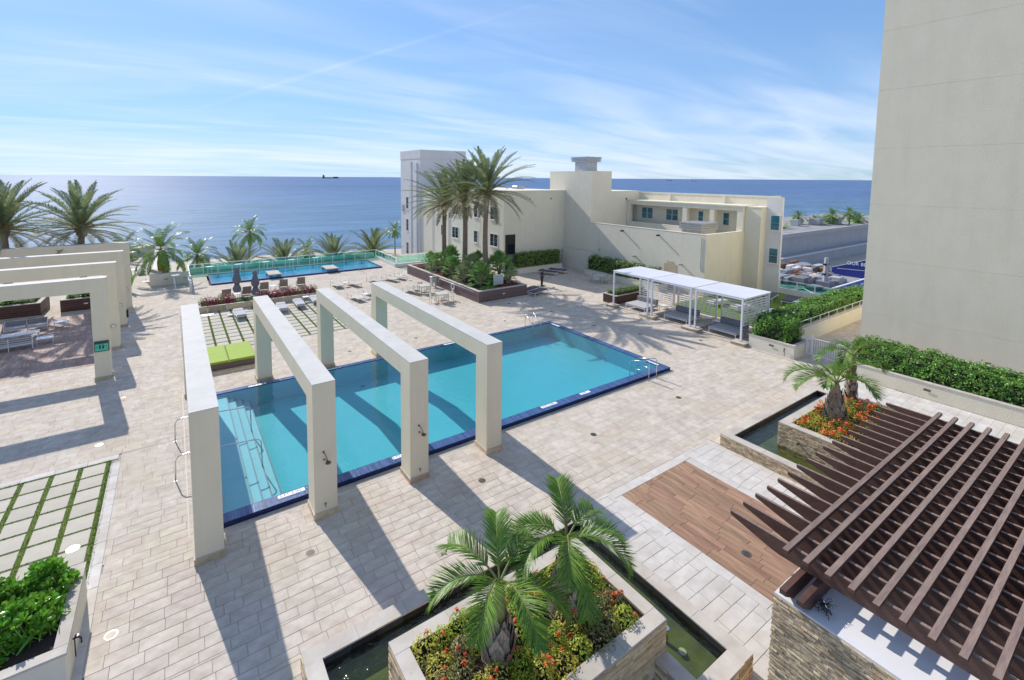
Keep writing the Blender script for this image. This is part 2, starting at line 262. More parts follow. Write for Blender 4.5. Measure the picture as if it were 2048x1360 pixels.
def ocean_mat():
    m, nt, out = new_mat('sea_water'); N = nt.nodes.new; L = nt.links.new
    b = N('ShaderNodeBsdfPrincipled'); b.inputs['Roughness'].default_value = 0.45; b.inputs['Specular IOR Level'].default_value = 0.05; b.inputs['IOR'].default_value = 1.33
    tc = N('ShaderNodeTexCoord')
    def streak(sx, sy, det):
        n0 = N('ShaderNodeTexNoise'); mp0 = N('ShaderNodeMapping'); L(tc.outputs['Object'], mp0.inputs[0]); mp0.inputs['Rotation'].default_value = (0,0,R(33)); mp0.inputs['Scale'].default_value = (sx,sy,1)
        L(mp0.outputs[0], n0.inputs['Vector']); n0.inputs['Scale'].default_value = 1.0; n0.inputs['Detail'].default_value = det; n0.inputs['Roughness'].default_value = .65
        return n0
    big, small = streak(.0012,.006,6), streak(.022,.11,7)
    ln = N('ShaderNodeVectorMath'); ln.operation = 'LENGTH'; L(tc.outputs['Object'], ln.inputs[0])
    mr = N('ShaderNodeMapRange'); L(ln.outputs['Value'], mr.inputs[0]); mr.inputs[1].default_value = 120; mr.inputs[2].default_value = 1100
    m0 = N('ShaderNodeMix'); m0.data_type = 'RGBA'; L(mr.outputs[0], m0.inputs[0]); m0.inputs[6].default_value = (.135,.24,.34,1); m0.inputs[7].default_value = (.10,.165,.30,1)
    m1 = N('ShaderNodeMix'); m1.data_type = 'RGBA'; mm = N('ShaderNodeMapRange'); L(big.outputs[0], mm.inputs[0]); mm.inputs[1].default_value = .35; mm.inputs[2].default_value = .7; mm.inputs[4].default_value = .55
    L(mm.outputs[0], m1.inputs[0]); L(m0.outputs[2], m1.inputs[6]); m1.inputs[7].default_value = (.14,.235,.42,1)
    sr = N('ShaderNodeMapRange'); L(small.outputs[0], sr.inputs[0]); sr.inputs[1].default_value = .3; sr.inputs[2].default_value = .7; sr.inputs[3].default_value = .72; sr.inputs[4].default_value = 1.22
    sc = N('ShaderNodeVectorMath'); sc.operation = 'SCALE'; L(m1.outputs[2], sc.inputs[0]); L(sr.outputs[0], sc.inputs['Scale'])
    L(sc.outputs[0], b.inputs['Base Color'])
    mp = N('ShaderNodeMapping'); L(tc.outputs['Object'], mp.inputs[0]); mp.inputs['Rotation'].default_value = (0,0,R(25)); mp.inputs['Scale'].default_value = (.05,.22,1)
    n1 = N('ShaderNodeTexNoise'); L(mp.outputs[0], n1.inputs['Vector']); n1.inputs['Scale'].default_value = 1.0; n1.inputs['Detail'].default_value = 8; n1.inputs['Roughness'].default_value = .62
    bp = N('ShaderNodeBump'); L(n1.outputs[0], bp.inputs['Height']); bp.inputs['Strength'].default_value = 1.0; bp.inputs['Distance'].default_value = 1.6
    L(bp.outputs[0], b.inputs['Normal']); L(b.outputs[0], out.inputs[0]); return m
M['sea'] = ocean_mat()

# ------------------------------------------------------------------ mesh helpers
class MB:
    def __init__(s): s.v = []; s.f = []; s.m = []
    def face(s, idx, mi=0): s.f.append(tuple(idx)); s.m.append(mi)
    def quad(s, a, b, c, d, mi=0):
        i = len(s.v); s.v += [a, b, c, d]; s.face((i, i+1, i+2, i+3), mi)
    def box(s, x0, x1, y0, y1, z0, z1, mi=0, bottom=True):
        i = len(s.v)
        s.v += [(x0,y0,z0),(x1,y0,z0),(x1,y1,z0),(x0,y1,z0),(x0,y0,z1),(x1,y0,z1),(x1,y1,z1),(x0,y1,z1)]
        fs = [(4,5,6,7),(0,1,5,4),(1,2,6,5),(2,3,7,6),(3,0,4,7)]
        if bottom: fs.append((3,2,1,0))
        for f in fs: s.face([i+k for k in f], mi)
        return s
    def obox(s, c, hx, hy, hz, rz=0.0, mi=0):
        ca, sa = math.cos(rz), math.sin(rz); i = len(s.v)
        for z in (-hz, hz):
            for x, y in ((-hx,-hy),(hx,-hy),(hx,hy),(-hx,hy)):
                s.v.append((c[0]+x*ca-y*sa, c[1]+x*sa+y*ca, c[2]+z))
        for f in ((3,2,1,0),(4,5,6,7),(0,1,5,4),(1,2,6,5),(2,3,7,6),(3,0,4,7)): s.face([i+k for k in f], mi)
        return s
    def bevbox(s, x0, x1, y0, y1, z0, z1, b=.02, mi=0):
        i = len(s.v)
        for z, d in ((z0,b),(z0+b,0),(z1-b,0),(z1,b)):
            s.v += [(x0+d,y0+d,z),(x1-d,y0+d,z),(x1-d,y1-d,z),(x0+d,y1-d,z)]
        s.face((i+3,i+2,i+1,i), mi)
        for k in range(3):
            a = i+4*k
            for j in range(4): s.face((a+j, a+(j+1)%4, a+4+(j+1)%4, a+4+j), mi)
        s.face((i+12,i+13,i+14,i+15), mi); return s
    def prism(s, poly, z0, z1, mi=0):
        n = len(poly); i = len(s.v)
        s.v += [(x,y,z0) for x,y in poly]+[(x,y,z1) for x,y in poly]
        s.face(range(i+n-1, i-1, -1), mi); s.face(range(i+n, i+2*n), mi)
        for k in range(n): s.face((i+k, i+(k+1)%n, i+n+(k+1)%n, i+n+k), mi)
        return s
    def disc(s, c, r, z0, z1, n=16, mi=0): return s.prism([(c[0]+r*math.cos(2*math.pi*k/n), c[1]+r*math.sin(2*math.pi*k/n)) for k in range(n)], z0, z1, mi)
    def tube(s, pts, r, n=6, mi=0, caps=True):
        pts = [Vector(p) for p in pts]; rs = r if isinstance(r, (list, tuple)) else [r]*len(pts)
        base = len(s.v); prev = None
        for k, p in enumerate(pts):
            t = (pts[min(k+1, len(pts)-1)]-pts[max(k-1, 0)]).normalized()
            if prev is None:
                a = Vector((0,0,1)) if abs(t.z) < .9 else Vector((1,0,0)); prev = t.cross(a).normalized()
            prev = (prev - t*prev.dot(t)).normalized(); w = t.cross(prev)
            for j in range(n):
                an = 2*math.pi*j/n; q = p+(prev*math.cos(an)+w*math.sin(an))*rs[k]; s.v.append(tuple(q))
        for k in range(len(pts)-1):
            for j in range(n):
                a = base+k*n; s.face((a+j, a+(j+1)%n, a+n+(j+1)%n, a+n+j), mi)
        if caps:
            s.face(range(base+n-1, base-1, -1), mi); e = base+(len(pts)-1)*n; s.face(range(e, e+n), mi)
        return s
    def build(s, name, mats, parent=None, smooth=False, kind=None, label=None):
        me = bpy.data.meshes.new(name)
        off = ORG.get(parent.name, (0,0,0)) if parent else (0,0,0)
        if off != (0,0,0): vv = [(a-off[0], b-off[1], c-off[2]) for a,b,c in s.v]
        else: vv = s.v
        me.from_pydata([tuple(x) for x in vv], [], s.f)
        if not isinstance(mats, (list, tuple)): mats = [mats]
        for m_ in mats: me.materials.append(M[m_] if isinstance(m_, str) else m_)
        if len(mats) > 1: me.polygons.foreach_set('material_index', s.m)
        if smooth: me.polygons.foreach_set('use_smooth', [True]*len(s.f))
        me.update()
        return link(name, me, parent, kind, label)
ORG = {}
def link(name, me, parent=None, kind=None, label=None, loc=None, rot=None, scale=None):
    o = bpy.data.objects.new(name, me); COL.objects.link(o)
    if parent: o.parent = parent; ORG[o.name] = ORG.get(parent.name, (0,0,0))
    if loc is not None: o.location = loc
    if rot is not None: o.rotation_euler = rot
    if scale is not None: o.scale = (scale,)*3 if isinstance(scale, (int, float)) else scale
    if kind: o['kind'] = kind
    if label: o['label'] = label
    return o
def tag(o, label, cat, group=None):
    o['label'] = label; o['category'] = cat
    if group: o['group'] = group
    return o
def thing(name, label, cat, loc=(0,0,0), group=None):
    o = bpy.data.objects.new(name, None); COL.objects.link(o); o.location = loc; ORG[o.name] = tuple(loc)
    o.empty_display_size = .2
    return tag(o, label, cat, group)
def proto(name):
    o = bpy.data.objects.new(name, None); COL.objects.link(o); ORG[o.name] = (0,0,0); o['_p'] = 1; return o
def children(o): return KIDS.get(o.name, [])
KIDS = {}
def reg_kids(root):
    def walk(o):
        ks = [c for c in ALL if c.parent == o]; KIDS[o.name] = ks
        for k in ks: walk(k)
    ALL = list(COL.objects); walk(root)
def copy_tree(o, parent=None):
    c = o.copy(); COL.objects.link(c); c.parent = parent
    for ch in children(o): copy_tree(ch, c)
    return c
def spawn(p, spots, cat, group):
    """spots: list of (x, y, z, rz, label[, scale]); the first uses the prototype itself"""
    reg_kids(p); res = []
    for i, sp in enumerate(spots):
        o = copy_tree(p) if i else None
        res.append((o, sp))
    for o, sp in res:
        if o is None: o = p
        o.location = sp[:3]; o.rotation_euler = (0,0,R(sp[3])); tag(o, sp[4], cat, group)
        if len(sp) > 5: o.scale = (sp[5],)*3 if not isinstance(sp[5], tuple) else sp[5]
        if '_p' in o: del o['_p']
    return res
def struct(mb, name, mats, **k): return mb.build(name, mats, kind='structure', **k)
def text_mesh(txt, size, mat, parent, loc, rot, name='lettering', extrude=.004, align='CENTER'):
    cu = bpy.data.curves.new('t', 'FONT'); cu.body = txt; cu.size = size; cu.align_x = align; cu.align_y = 'CENTER'; cu.extrude = extrude
    to = bpy.data.objects.new('t', cu); COL.objects.link(to)
    me = bpy.data.meshes.new_from_object(to.evaluated_get(bpy.context.evaluated_depsgraph_get())); bpy.data.objects.remove(to)
    me.materials.clear(); me.materials.append(M[mat])
    off = ORG.get(parent.name, (0,0,0)) if parent else (0,0,0)
    return link(name, me, parent, loc=tuple(a-b for a, b in zip(loc, off)), rot=rot, kind='stuff')

# ------------------------------------------------------------------ ground, sea, beach, podium
SEA_Z = -14.5
def setting():
    mb = MB()
    # sea: a fan of strips from the shore to the horizon
    rings = [60,170,260,400,700,1300,2600,6000,15000,40000]
    mb.v = []; n = 48
    for r in rings:
        for k in range(n+1):
            a = R(-75)+R(210)*k/n
            mb.v.append((r*math.sin(a), r*math.cos(a), SEA_Z))
    for i in range(len(rings)-1):
        for k in range(n):
            a = i*(n+1)+k; mb.face((a, a+1, a+n+2, a+n+1))
    struct(mb, 'sea', 'sea')
    mb = MB()
    # beach: strip of sand rising to the land
    prof = [(-400,0),(-100,158),(40,150),(75,140),(130,108),(190,78),(260,40),(420,-80)]
    for (x0,y0),(x1,y1) in zip(prof, prof[1:]):
        for k, (d0,z0,d1,z1) in enumerate(((0,SEA_Z-.3,-14,SEA_Z+.35),(-14,SEA_Z+.35,-60,SEA_Z+.9))):
            nx, ny = (.55,.83)
            mb.quad((x0+nx*d1,y0+ny*d1,z1),(x1+nx*d1,y1+ny*d1,z1),(x1+nx*d0,y1+ny*d0,z0),(x0+nx*d0,y0+ny*d0,z0))
    struct(mb, 'beach', 'sand')
    mb = MB(); nx, ny = .55, .83
    pts = [(x-nx*60, y-ny*60) for x, y in prof]
    for (x0,y0),(x1,y1) in zip(pts, pts[1:]):
        mb.quad((x0-200,y0-400,SEA_Z+.9),(x1-200,y1-400,SEA_Z+.9),(x1,y1,SEA_Z+.9),(x0,y0,SEA_Z+.9))
    struct(mb, 'ground', 'sand')
setting()

def grid_decomp(rects, holes):
    xs = sorted({v for r in rects+holes for v in r[:2]}); ys = sorted({v for r in rects+holes for v in r[2:]})
    out = []
    for x0, x1 in zip(xs, xs[1:]):
        run = None
        for y0, y1 in zip(ys, ys[1:]):
            cx, cy = (x0+x1)/2, (y0+y1)/2
            ok = any(a < cx < b and c < cy < d for a,b,c,d in rects) and not any(a < cx < b and c < cy < d for a,b,c,d in holes)
            if ok and run and abs(run[3]-y0) < 1e-9: run[3] = y1
            elif ok: run = [x0,x1,y0,y1]; out.append(run)
            else: run = None
    return out
POOL = (-.9, 21.3, 1.15, 11.0); POOL2 = (1.3, 18.9, 37.05, 42.2)
FC = (.57, 8.61, -9.6, -4.42); FR = (16.47, 24.0, -9.6, -4.42)
DECKS = [(-22,29.5,-16,44.4),(-22,-2.2,44.4,64),(29.5,47.6,-16,31)]
mb = MB()
for r in grid_decomp([list(d) for d in DECKS], [list(POOL), list(POOL2)]): mb.box(r[0],r[1],r[2],r[3],-.5,-.022)
struct(mb, 'deck_slab', 'mortar')
mb = MB()
for x0,x1,y0,y1 in DECKS: mb.box(x0+.1,x1-.1,y0+.1,y1-.1,SEA_Z,-1.6)
struct(mb, 'podium', 'stucco_grey')

# ---- pavers: running bond of travertine, rows along X
CAMM = scene.camera.matrix_world.inverted(); CAMP = scene.camera.matrix_world.translation.copy()
def project(p):
    q = CAMM @ Vector(p)
    if q.z > -.2: return None
    return (954.9+938.12*q.x/-q.z, 433.76-938.12*q.y/-q.z)
def subtract_interval(segs, a, b):
    out = []
    for s, e in segs:
        if b <= s or a >= e: out.append((s, e))
        else:
            if a > s: out.append((s, a))
            if b < e: out.append((b, e))
    return out
def pave(region, holes, row=.34, lens=(.42,.62,.62,.68,.84), seed=1):
    rr = random.Random(seed); x0,x1,y0,y1 = region; res = []
    y = math.floor(y0/row)*row
    while y < y1:
        a, b = max(y, y0), min(y+row, y1)
        cuts = sorted({a, b}|{v for h in holes for v in h[2:] if a < v < b})
        js = [x0-rr.random()*.6]
        while js[-1] < x1: js.append(js[-1]+rr.choice(lens))
        for ya, yb in zip(cuts, cuts[1:]):
            if yb-ya < .04: continue
            c = (ya+yb)/2; segs = [(x0, x1)]
            for h in holes:
                if h[2] < c < h[3]: segs = subtract_interval(segs, h[0], h[1])
            for s, e in segs:
                for p, q in zip(js, js[1:]):
                    u, v = max(p, s), min(q, e)
                    if v-u > .04: res.append((u, v, ya, yb))
        y += row
    return res
def lay(pieces, gap, h, mat, parent, n_single, name, rr):
    """the pieces that show largest become parts of their own, the rest one stuff part"""
    sc = []
    for r in pieces:
        c = ((r[0]+r[1])/2, (r[2]+r[3])/2, 0); q = project(c)
        vis = q is not None and -20 < q[0] < 2068 and 0 < q[1] < 1375
        d = (Vector(c)-CAMP).length
        sc.append((-(r[1]-r[0])*(r[3]-r[2])*(10.5/d)/d**2 if vis else 1, r))
    sc.sort(key=lambda t: t[0])
    cache = {}; g = gap/2
    for s, r in sc[:n_single]:
        w, l = round(r[1]-r[0], 3), round(r[3]-r[2], 3)
        if (w, l) not in cache:
            m = MB(); bx = .006
            W, Lh = w/2-g, l/2-g
            m.v = [(-W,-Lh,-h),(W,-Lh,-h),(W,Lh,-h),(-W,Lh,-h),(-W,-Lh,-bx),(W,-Lh,-bx),(W,Lh,-bx),(-W,Lh,-bx),(-W+bx,-Lh+bx,0),(W-bx,-Lh+bx,0),(W-bx,Lh-bx,0),(-W+bx,Lh-bx,0)]
            m.f = [(8,9,10,11)]+[(j,(j+1)%4,4+(j+1)%4,4+j) for j in range(4)]+[(4+j,4+(j+1)%4,8+(j+1)%4,8+j) for j in range(4)]
            me = bpy.data.meshes.new(name); me.from_pydata(m.v, [], m.f); me.materials.append(M[mat]); cache[(w, l)] = me
        link(name, cache[(w, l)], parent, loc=((r[0]+r[1])/2, (r[2]+r[3])/2, rr.uniform(-.0015,.0015)), rot=(rr.uniform(-.0015,.0015), rr.uniform(-.0015,.0015), 0))
    rest = MB()
    for s, r in sc[n_single:]:
        z = rr.uniform(-.0015,.0015)
        if -s*1e4 > .2: rest.box(r[0]+g,r[1]-g,r[2]+g,r[3]-g,-h,z,bottom=False)
        else: rest.quad((r[0]+g,r[2]+g,z),(r[1]-g,r[2]+g,z),(r[1]-g,r[3]-g,z),(r[0]+g,r[3]-g,z))
    if rest.f: rest.build(name+'_field', mat, parent, kind='stuff')
pdk = bpy.data.objects.new('pool_deck', None); COL.objects.link(pdk); pdk['kind'] = 'structure'; ORG[pdk.name] = (0,0,0)
POOLX = (-.9, 21.3, .83, 11.0)
WD = (10.49, 14.69, -10.9, -3.97)
LG = (-16, -3.31, -3.0, 7.5); FG = (-1.2, 8.75, 17.45, 27.0)
PP = (-16, -5.28, 18.6, 31.2)
LAWN = (33.2, 45.6, -.1, 9.4)
LIGHT = [(8.61,10.49,-11.5,-3.97),(14.69,16.47,-11.5,-3.97),(24.0,28.7,-11.5,-4.42)]
HOLES = [POOLX, (1.3,18.9,37.05,42.2), FC, FR, WD, LG, FG, PP]
big = [(19.85,24.9,18.2,32.4),(0.05,9.1,27.0,28.9)]
lay(pave((-16, 28.7, -11.5, 44.3), [list(h) for h in HOLES]+[list(l) for l in LIGHT]+[list(b) for b in big], seed=3), .006, .02, 'paver', pdk, 240, 'paver', random.Random(1))
lay(pave((28.7, 46.3, -3.4, 27.3), [list(LAWN), [38.05,46.4,9.4,28]], seed=4)+pave((-16,-2.3,44.3,62), [], seed=5)+pave((18.9,29,44.3,44.4),[],seed=6), .007, .02, 'paver', pdk, 0, 'paver_far', random.Random(2))
lp = []
for l in LIGHT: lp += pave(l, [], row=.34, lens=(.62,.84,1.0,1.0), seed=8)
lay(lp, .006, .02, 'paver_light', pdk, 60, 'pale_paver', random.Random(3))
# border slabs round the plank deck and the stepping-slab lawn
def border(rect_in, w, mat, name, parent, step=.9):
    x0,x1,y0,y1 = rect_in; ps = []
    def run(a, b): 
        n = max(1, round((b-a)/step)); return [(a+(b-a)*k/n, a+(b-a)*(k+1)/n) for k in range(n)]
    for a, b in run(x0-w, x1+w): ps.append((a, b, y1, y1+w))
    for a, b in run(y0, y1): ps.append((x0-w, x0, a, b)); ps.append((x1, x1+w, a, b))
    return ps
lay(border((10.82,14.36,-10.9,-4.30), .33, '', '', None), .006, .02, 'paver_light', pdk, 40, 'border_slab', random.Random(4))
lay([(-3.6,-3.31,-3+.9*k,-3+.9*(k+1)) for k in range(11)]+[(-16+.9*k,-16+.9*(k+1),7.16,7.5) for k in range(14)], .006, .02, 'paver_light', pdk, 24, 'edge_slab', random.Random(5))
# wood-look planks
def planks(x0,x1,y0,y1,w,l,mat,name,parent,nmax,seed):
    rr = random.Random(seed); ps = []; n = round((x1-x0)/w); w = (x1-x0)/n
    for i in range(n):
        y = y0-rr.random()*l
        while y < y1:
            a, b = max(y, y0), min(y+l, y1)
            if b-a > .05: ps.append((x0+i*w, x0+(i+1)*w, a, b))
            y += l
    lay(ps, .003, .02, mat, parent, nmax, name, rr)
wd = bpy.data.objects.new('plank_terrace', None); COL.objects.link(wd); wd['kind'] = 'structure'; ORG[wd.name] = (0,0,0)
planks(10.82,14.36,-10.9,-4.30,.197,1.2,'deck_wood','plank',wd,120,2)
pw = bpy.data.objects.new('lounge_terrace', None); COL.objects.link(pw); pw['kind'] = 'structure'; ORG[pw.name] = (0,0,0)
planks(-15.9,-5.28,18.6,31.2,.2,1.2,'pale_plank','plank',pw,260,3)
# stepping slabs in turf
def slab_lawn(name, xs, ys, tx, ty, x_lo, x_hi, y_lo, y_hi, nmax, skip=None):
    root = bpy.data.objects.new(name, None); COL.objects.link(root); root['kind'] = 'structure'; ORG[root.name] = (0,0,0)
    m = MB(); m.box(x_lo,x_hi,y_lo,y_hi,-.019,-.008); m.build('turf_bed', 'turf', root)
    ps = []; xe = [x_lo]+xs+[x_hi]; ye = [y_lo]+ys+[y_hi]
    for a, b in zip(xe, xe[1:]):
        for c, d in zip(ye, ye[1:]):
            r = (a+(tx/2 if a != x_lo else .03), b-(tx/2 if b != x_hi else .03), c+(ty/2 if c != y_lo else .02), d-(ty/2 if d != y_hi else .02))
            if r[1]-r[0] > .1 and r[3]-r[2] > .1: ps.append(r)
    lay(ps, .001, .018, 'slab', root, nmax, 'stepping_slab', random.Random(9))
    # blades of turf standing in the strips
    rr = random.Random(5); t = MB()
    def blade(x, y):
        a = rr.random()*6.28; h = rr.uniform(.015,.04); w = .006
        t.v += [(x-w*math.cos(a), y-w*math.sin(a), -.01),(x+w*math.cos(a), y+w*math.sin(a), -.01),(x+rr.uniform(-.02,.02), y+rr.uniform(-.02,.02), h)]
        n = len(t.v); t.face((n-3,n-2,n-1))
    den = 420 if nmax > 60 else 120
    for x in xs+[x_hi]:
        for k in range(int((y_hi-y_lo)*tx*den*2.4)): blade(x+rr.uniform(-tx/2,tx/2), rr.uniform(y_lo,y_hi))
    for y in ys+[y_hi]:
        for k in range(int((x_hi-x_lo)*ty*den*2.4)): blade(rr.uniform(x_lo,x_hi), y+rr.uniform(-ty/2,ty/2))
    t.build('turf_blades', 'turf', root, kind='stuff')
slab_lawn('slab_lawn_near', [-3.67-.785*k for k in range(16)][::-1], [7.10-.766*k for k in range(13)][::-1], .145, .08, -16, -3.6, -2.4, 7.16, 90)
slab_lawn('slab_lawn_far', [-.21+.78*k for k in range(12)], [18.19+.818*k for k in range(11)], .13, .10, -1.0, 8.6, 17.6, 27.0, 120)
m = MB(); m.box(33.2,45.6,-.1,9.4,-.02,.01); lawn = struct(m, 'lawn', 'turf')
# dark trench lines and gratings along the pool
m = MB()
m.box(-1.32,-1.28,1.2,12.0,-.02,.003); struct(m, 'deck_channel', 'drain')

# ------------------------------------------------------------------ swimming pool
def make_pool():
    x0,x1,y0,y1 = POOL; t = thing('swimming_pool', 'long turquoise swimming pool with cobalt mosaic rim passing under the four white portals', 'pool')
    ix0,ix1,iy0,iy1 = -.42, 20.86, 1.60, 10.70; zt = .15; zf = -.82
    m = MB(); e = .006; BX = (ix0+e,ix1-e,iy0+e,iy1-e)
    bx0,bx1,by0,by1 = BX
    m.quad((bx0,by0,zf),(bx1,by0,zf),(bx1,by1,zf),(bx0,by1,zf))
    for a, b in (((bx0,by0),(bx1,by0)),((bx1,by0),(bx1,by1)),((bx1,by1),(bx0,by1)),((bx0,by1),(bx0,by0))):
        m.quad((a[0],a[1],zf),(b[0],b[1],zf),(b[0],b[1],zt-.03),(a[0],a[1],zt-.03))
    m.build('basin', 'plaster', t)
    # steps at the left end
    for k in range(4):
        s = MB(); xa = .14+.335*k; s.box(ix0+.009, xa+.335-.02, iy0+.009, iy1-.009, zf+.001, -.02-.18*k-.0005*k); s.build('step', 'plaster_step', t)
        s = MB(); s.box(xa+.335-.045, xa+.337, iy0+.009, iy1-.009, zf+.001, -.014-.18*k); s.build('step_nosing', 'step_line', t)
    # rim of tile strips
    def strips(xa,xb,ya,yb,along,name):
        r = MB(); L = (xb-xa) if along == 'x' else (yb-ya); n = int(L/.078)
        for k in range(n):
            u = k*L/n; v = (k+1)*L/n-.008
            if along == 'x': r.box(xa+u,xa+v,ya,yb,zt-.03,zt+rnd.uniform(0,.002),bottom=False)
            else: r.box(xa,xb,ya+u,ya+v,zt-.03,zt+rnd.uniform(0,.002),bottom=False)
        r.build(name, 'pool_tile', t, kind='stuff')
    strips(x0,x1,y0,iy0,'x','rim_tiles'); strips(x0,x1,iy1,y1,'x','rim_tiles'); strips(x0,ix0,iy0,iy1,'y','rim_tiles'); strips(ix1,x1,iy0,iy1,'y','rim_tiles')
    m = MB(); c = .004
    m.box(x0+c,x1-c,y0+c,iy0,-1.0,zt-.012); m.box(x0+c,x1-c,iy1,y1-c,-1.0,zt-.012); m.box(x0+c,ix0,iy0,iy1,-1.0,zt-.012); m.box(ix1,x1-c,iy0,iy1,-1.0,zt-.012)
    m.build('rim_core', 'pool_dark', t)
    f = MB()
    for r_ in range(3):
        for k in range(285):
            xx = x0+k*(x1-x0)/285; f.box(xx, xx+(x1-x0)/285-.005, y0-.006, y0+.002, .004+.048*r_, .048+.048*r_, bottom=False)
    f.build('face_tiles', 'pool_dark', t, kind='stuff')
    w = MB(); w.quad((ix0-.05,iy0-.05,zt-.0135),(ix1+.05,iy0-.05,zt-.0135),(ix1+.05,iy1+.05,zt-.0135),(ix0-.05,iy1+.05,zt-.0135))
    # water stands over the rim tiles' inner edge; keep it 13 mm below their top
    w.v = [(a,b,zt-.031) for a,b,c in w.v]
    w.v = [(ix0,iy0,zt-.025),(ix1,iy0,zt-.025),(ix1,iy1,zt-.025),(ix0,iy1,zt-.025)]
    w.build('water', 'pool_water', t)
    # overflow grating between pool and pavers
    g = MB(); 
    for k in range(420):
        xx = x0+k*(x1-x0+.2)/420; g.box(xx, xx+.028, .86, 1.12, -.02, -.002, bottom=False)
    g.build('overflow_grating', 'coping', t, kind='stuff')
    g = MB(); g.box(x0,x1+.2,.83,.855,-.02,.004); g.box(x0,x1+.2,.857,1.14,-.021,-.016,0); g.build('grating_frame', 'coping_shade', t)
    # depth markers: white tiles with black lettering
    for xa, xb, yy, txt, rz in ((1.15,1.98,1.46,'3 FT 3 IN',0),(5.1,5.85,1.46,'3 FT 6 IN',0),(12.27,13.2,1.46,'4 FT 6 IN',0),(14.72,15.35,1.46,'5 FT',0),(1.45,2.25,10.80,'3 FT 3 IN',0),(5.28,6.03,10.80,'3 FT 6 IN',0),(12.43,13.36,10.80,'4 FT 6 IN',0)):
        d = MB(); w_ = .085 if yy < 5 else .08; d.box(xa,xb,yy-w_,yy+w_,zt+.002,zt+.006); b = d.build('depth_marker', 'white_paint', t)
        text_mesh(txt, .17, 'black_paint', b, ((xa+xb)/2-.04, yy, zt+.0065), (0,0,0), extrude=.001)
    for ya, yb in ((9.69,10.5),(1.7,2.45)):
        d = MB(); d.box(21.0-.08,21.0+.08,ya,yb,zt+.002,zt+.006); b = d.build('depth_marker', 'white_paint', t)
        text_mesh('5 FT', .17, 'black_paint', b, (21.0,(ya+yb)/2,zt+.0065), (0,0,R(-90)), extrude=.001)
    for x, y in ((6.9,9.9),(15.6,9.9),(3.4,4.6)):
        d = MB(); d.disc((x,y),.12,zf+.002,zf+.03,14); d.build('inlet', 'step_line', t)
make_pool()
def make_pool2():
    x0,x1,y0,y1 = POOL2; t = thing('lap_pool', 'narrow bright blue lap pool along the glass balustrade facing the sea', 'pool')
    x0, x1 = 1.45, 18.75; ix0,ix1,iy0,iy1 = x0+.35,x1-.35,y0+.45,y1-.25; zt = .15; zf = -.7
    e = .006; a0,a1,b0,b1 = ix0+e,ix1-e,iy0+e,iy1-e; m = MB(); m.quad((a0,b0,zf),(a1,b0,zf),(a1,b1,zf),(a0,b1,zf))
    for a, b in (((a0,b0),(a1,b0)),((a1,b0),(a1,b1)),((a1,b1),(a0,b1)),((a0,b1),(a0,b0))): m.quad((*a,zf),(*b,zf),(*b,zt-.03),(*a,zt-.03))
    m.build('basin', 'plaster2', t)
    m = MB(); m.box(x0,x1,y0+.004,iy0,-.9,zt); m.box(x0,x1,iy1,y1,-.9,zt); m.box(x0,ix0,iy0,iy1,-.9,zt); m.box(ix1,x1,iy0,iy1,-.9,zt); m.build('rim', 'pool_tile', t)
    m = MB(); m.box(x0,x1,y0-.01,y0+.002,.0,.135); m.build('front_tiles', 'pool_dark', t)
    m = MB(); m.quad((ix0,iy0,zt-.02),(ix1,iy0,zt-.02),(ix1,iy1,zt-.02),(ix0,iy1,zt-.02)); m.build('water', 'pool_water', t)
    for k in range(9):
        m = MB(); xx = ix0+.6+k*1.95; m.box(xx-.05,xx+.05,iy1-.05,iy1-.009,zf,zt-.03); m.build('wall_tile_band', 'pool_dark', t)  # dark strips standing in for reflections of the balustrade posts
    m = MB(); m.box(ix0,ix1,iy1-.6,iy1-.02,zf,-.25); m.build('submerged_ledge', 'plaster2', t)
    for (a, b, nm, lab) in ((6.6,7.8,0,'left'),(12.4,13.7,1,'right')):
        q = thing('pool_bench', 'raised stone slab on blue tiled supports over the lap pool, the %s one of two' % lab, 'bench', (0,0,0), 'stone benches over the lap pool')
        m = MB(); m.bevbox(a,b,36.95,39.1,.40,.50,.01); m.build('seat_slab', 'coping', q)
        for u, v in ((a+.03,a+.33),(b-.33,b-.03)):
            m = MB(); m.box(u,v,37.0,39.0,zt+.002,.398); m.build('support', 'pool_tile', q)
        m = MB(); m.box(a+.03,b-.03,38.4,39.0,zt+.002,.30); m.build('back_panel', 'pool_tile', q)
        if nm: m = MB(); m.box(a+.335,b-.335,37.05,38.0,zt+.002,.397); m.build('front_panel', 'pool_tile', q)
make_pool2()

# ------------------------------------------------------------------ portals
def plinth(mb_parent, x0,x1,y0,y1,h=.17,p=.03):
    m = MB(); m.box(x0-p,x1+p,y0-p,y1+p,.0,h); m.build('plinth', 'cladding', mb_parent)
    m = MB(); m.box(x0-p-.008,x1+p+.008,y0-p-.008,y1+p+.008,h,h+.018); m.build('plinth_trim', 'coping', mb_parent)
for i, (x, lab) in enumerate(((-1.195,'leftmost of the four portals over the pool, standing astride the entry steps'),(1.95,'portal over the pool, second from the left, with the nearer shower'),(5.14,'portal over the pool, third from the left, with the farther shower'),(8.29,'rightmost portal of the four over the pool, without a shower'))):
    t = thing('portal_frame', 'white stucco '+lab, 'portal', (x,0,0), 'white stucco portals over the pool')
    w, D, H, u = .695, 12.2, 4.285, 3.65
    for y0 in (0, D-.76):
        m = MB(); m.box(x,x+w,y0,y0+.76,0,u+.001); m.build('column', 'stucco_portal', t); plinth(t, x,x+w,y0,y0+.76)
    m = MB(); m.box(x,x+w,0,D,u+.001,H-.02); m.build('beam', 'stucco_portal', t)
    m = MB(); m.box(x-.002,x+w+.002,-.002,D+.002,H-.02,H); m.build('top_coating', 'cap', t)
LPY = (16.0,21.0,26.0,31.1)
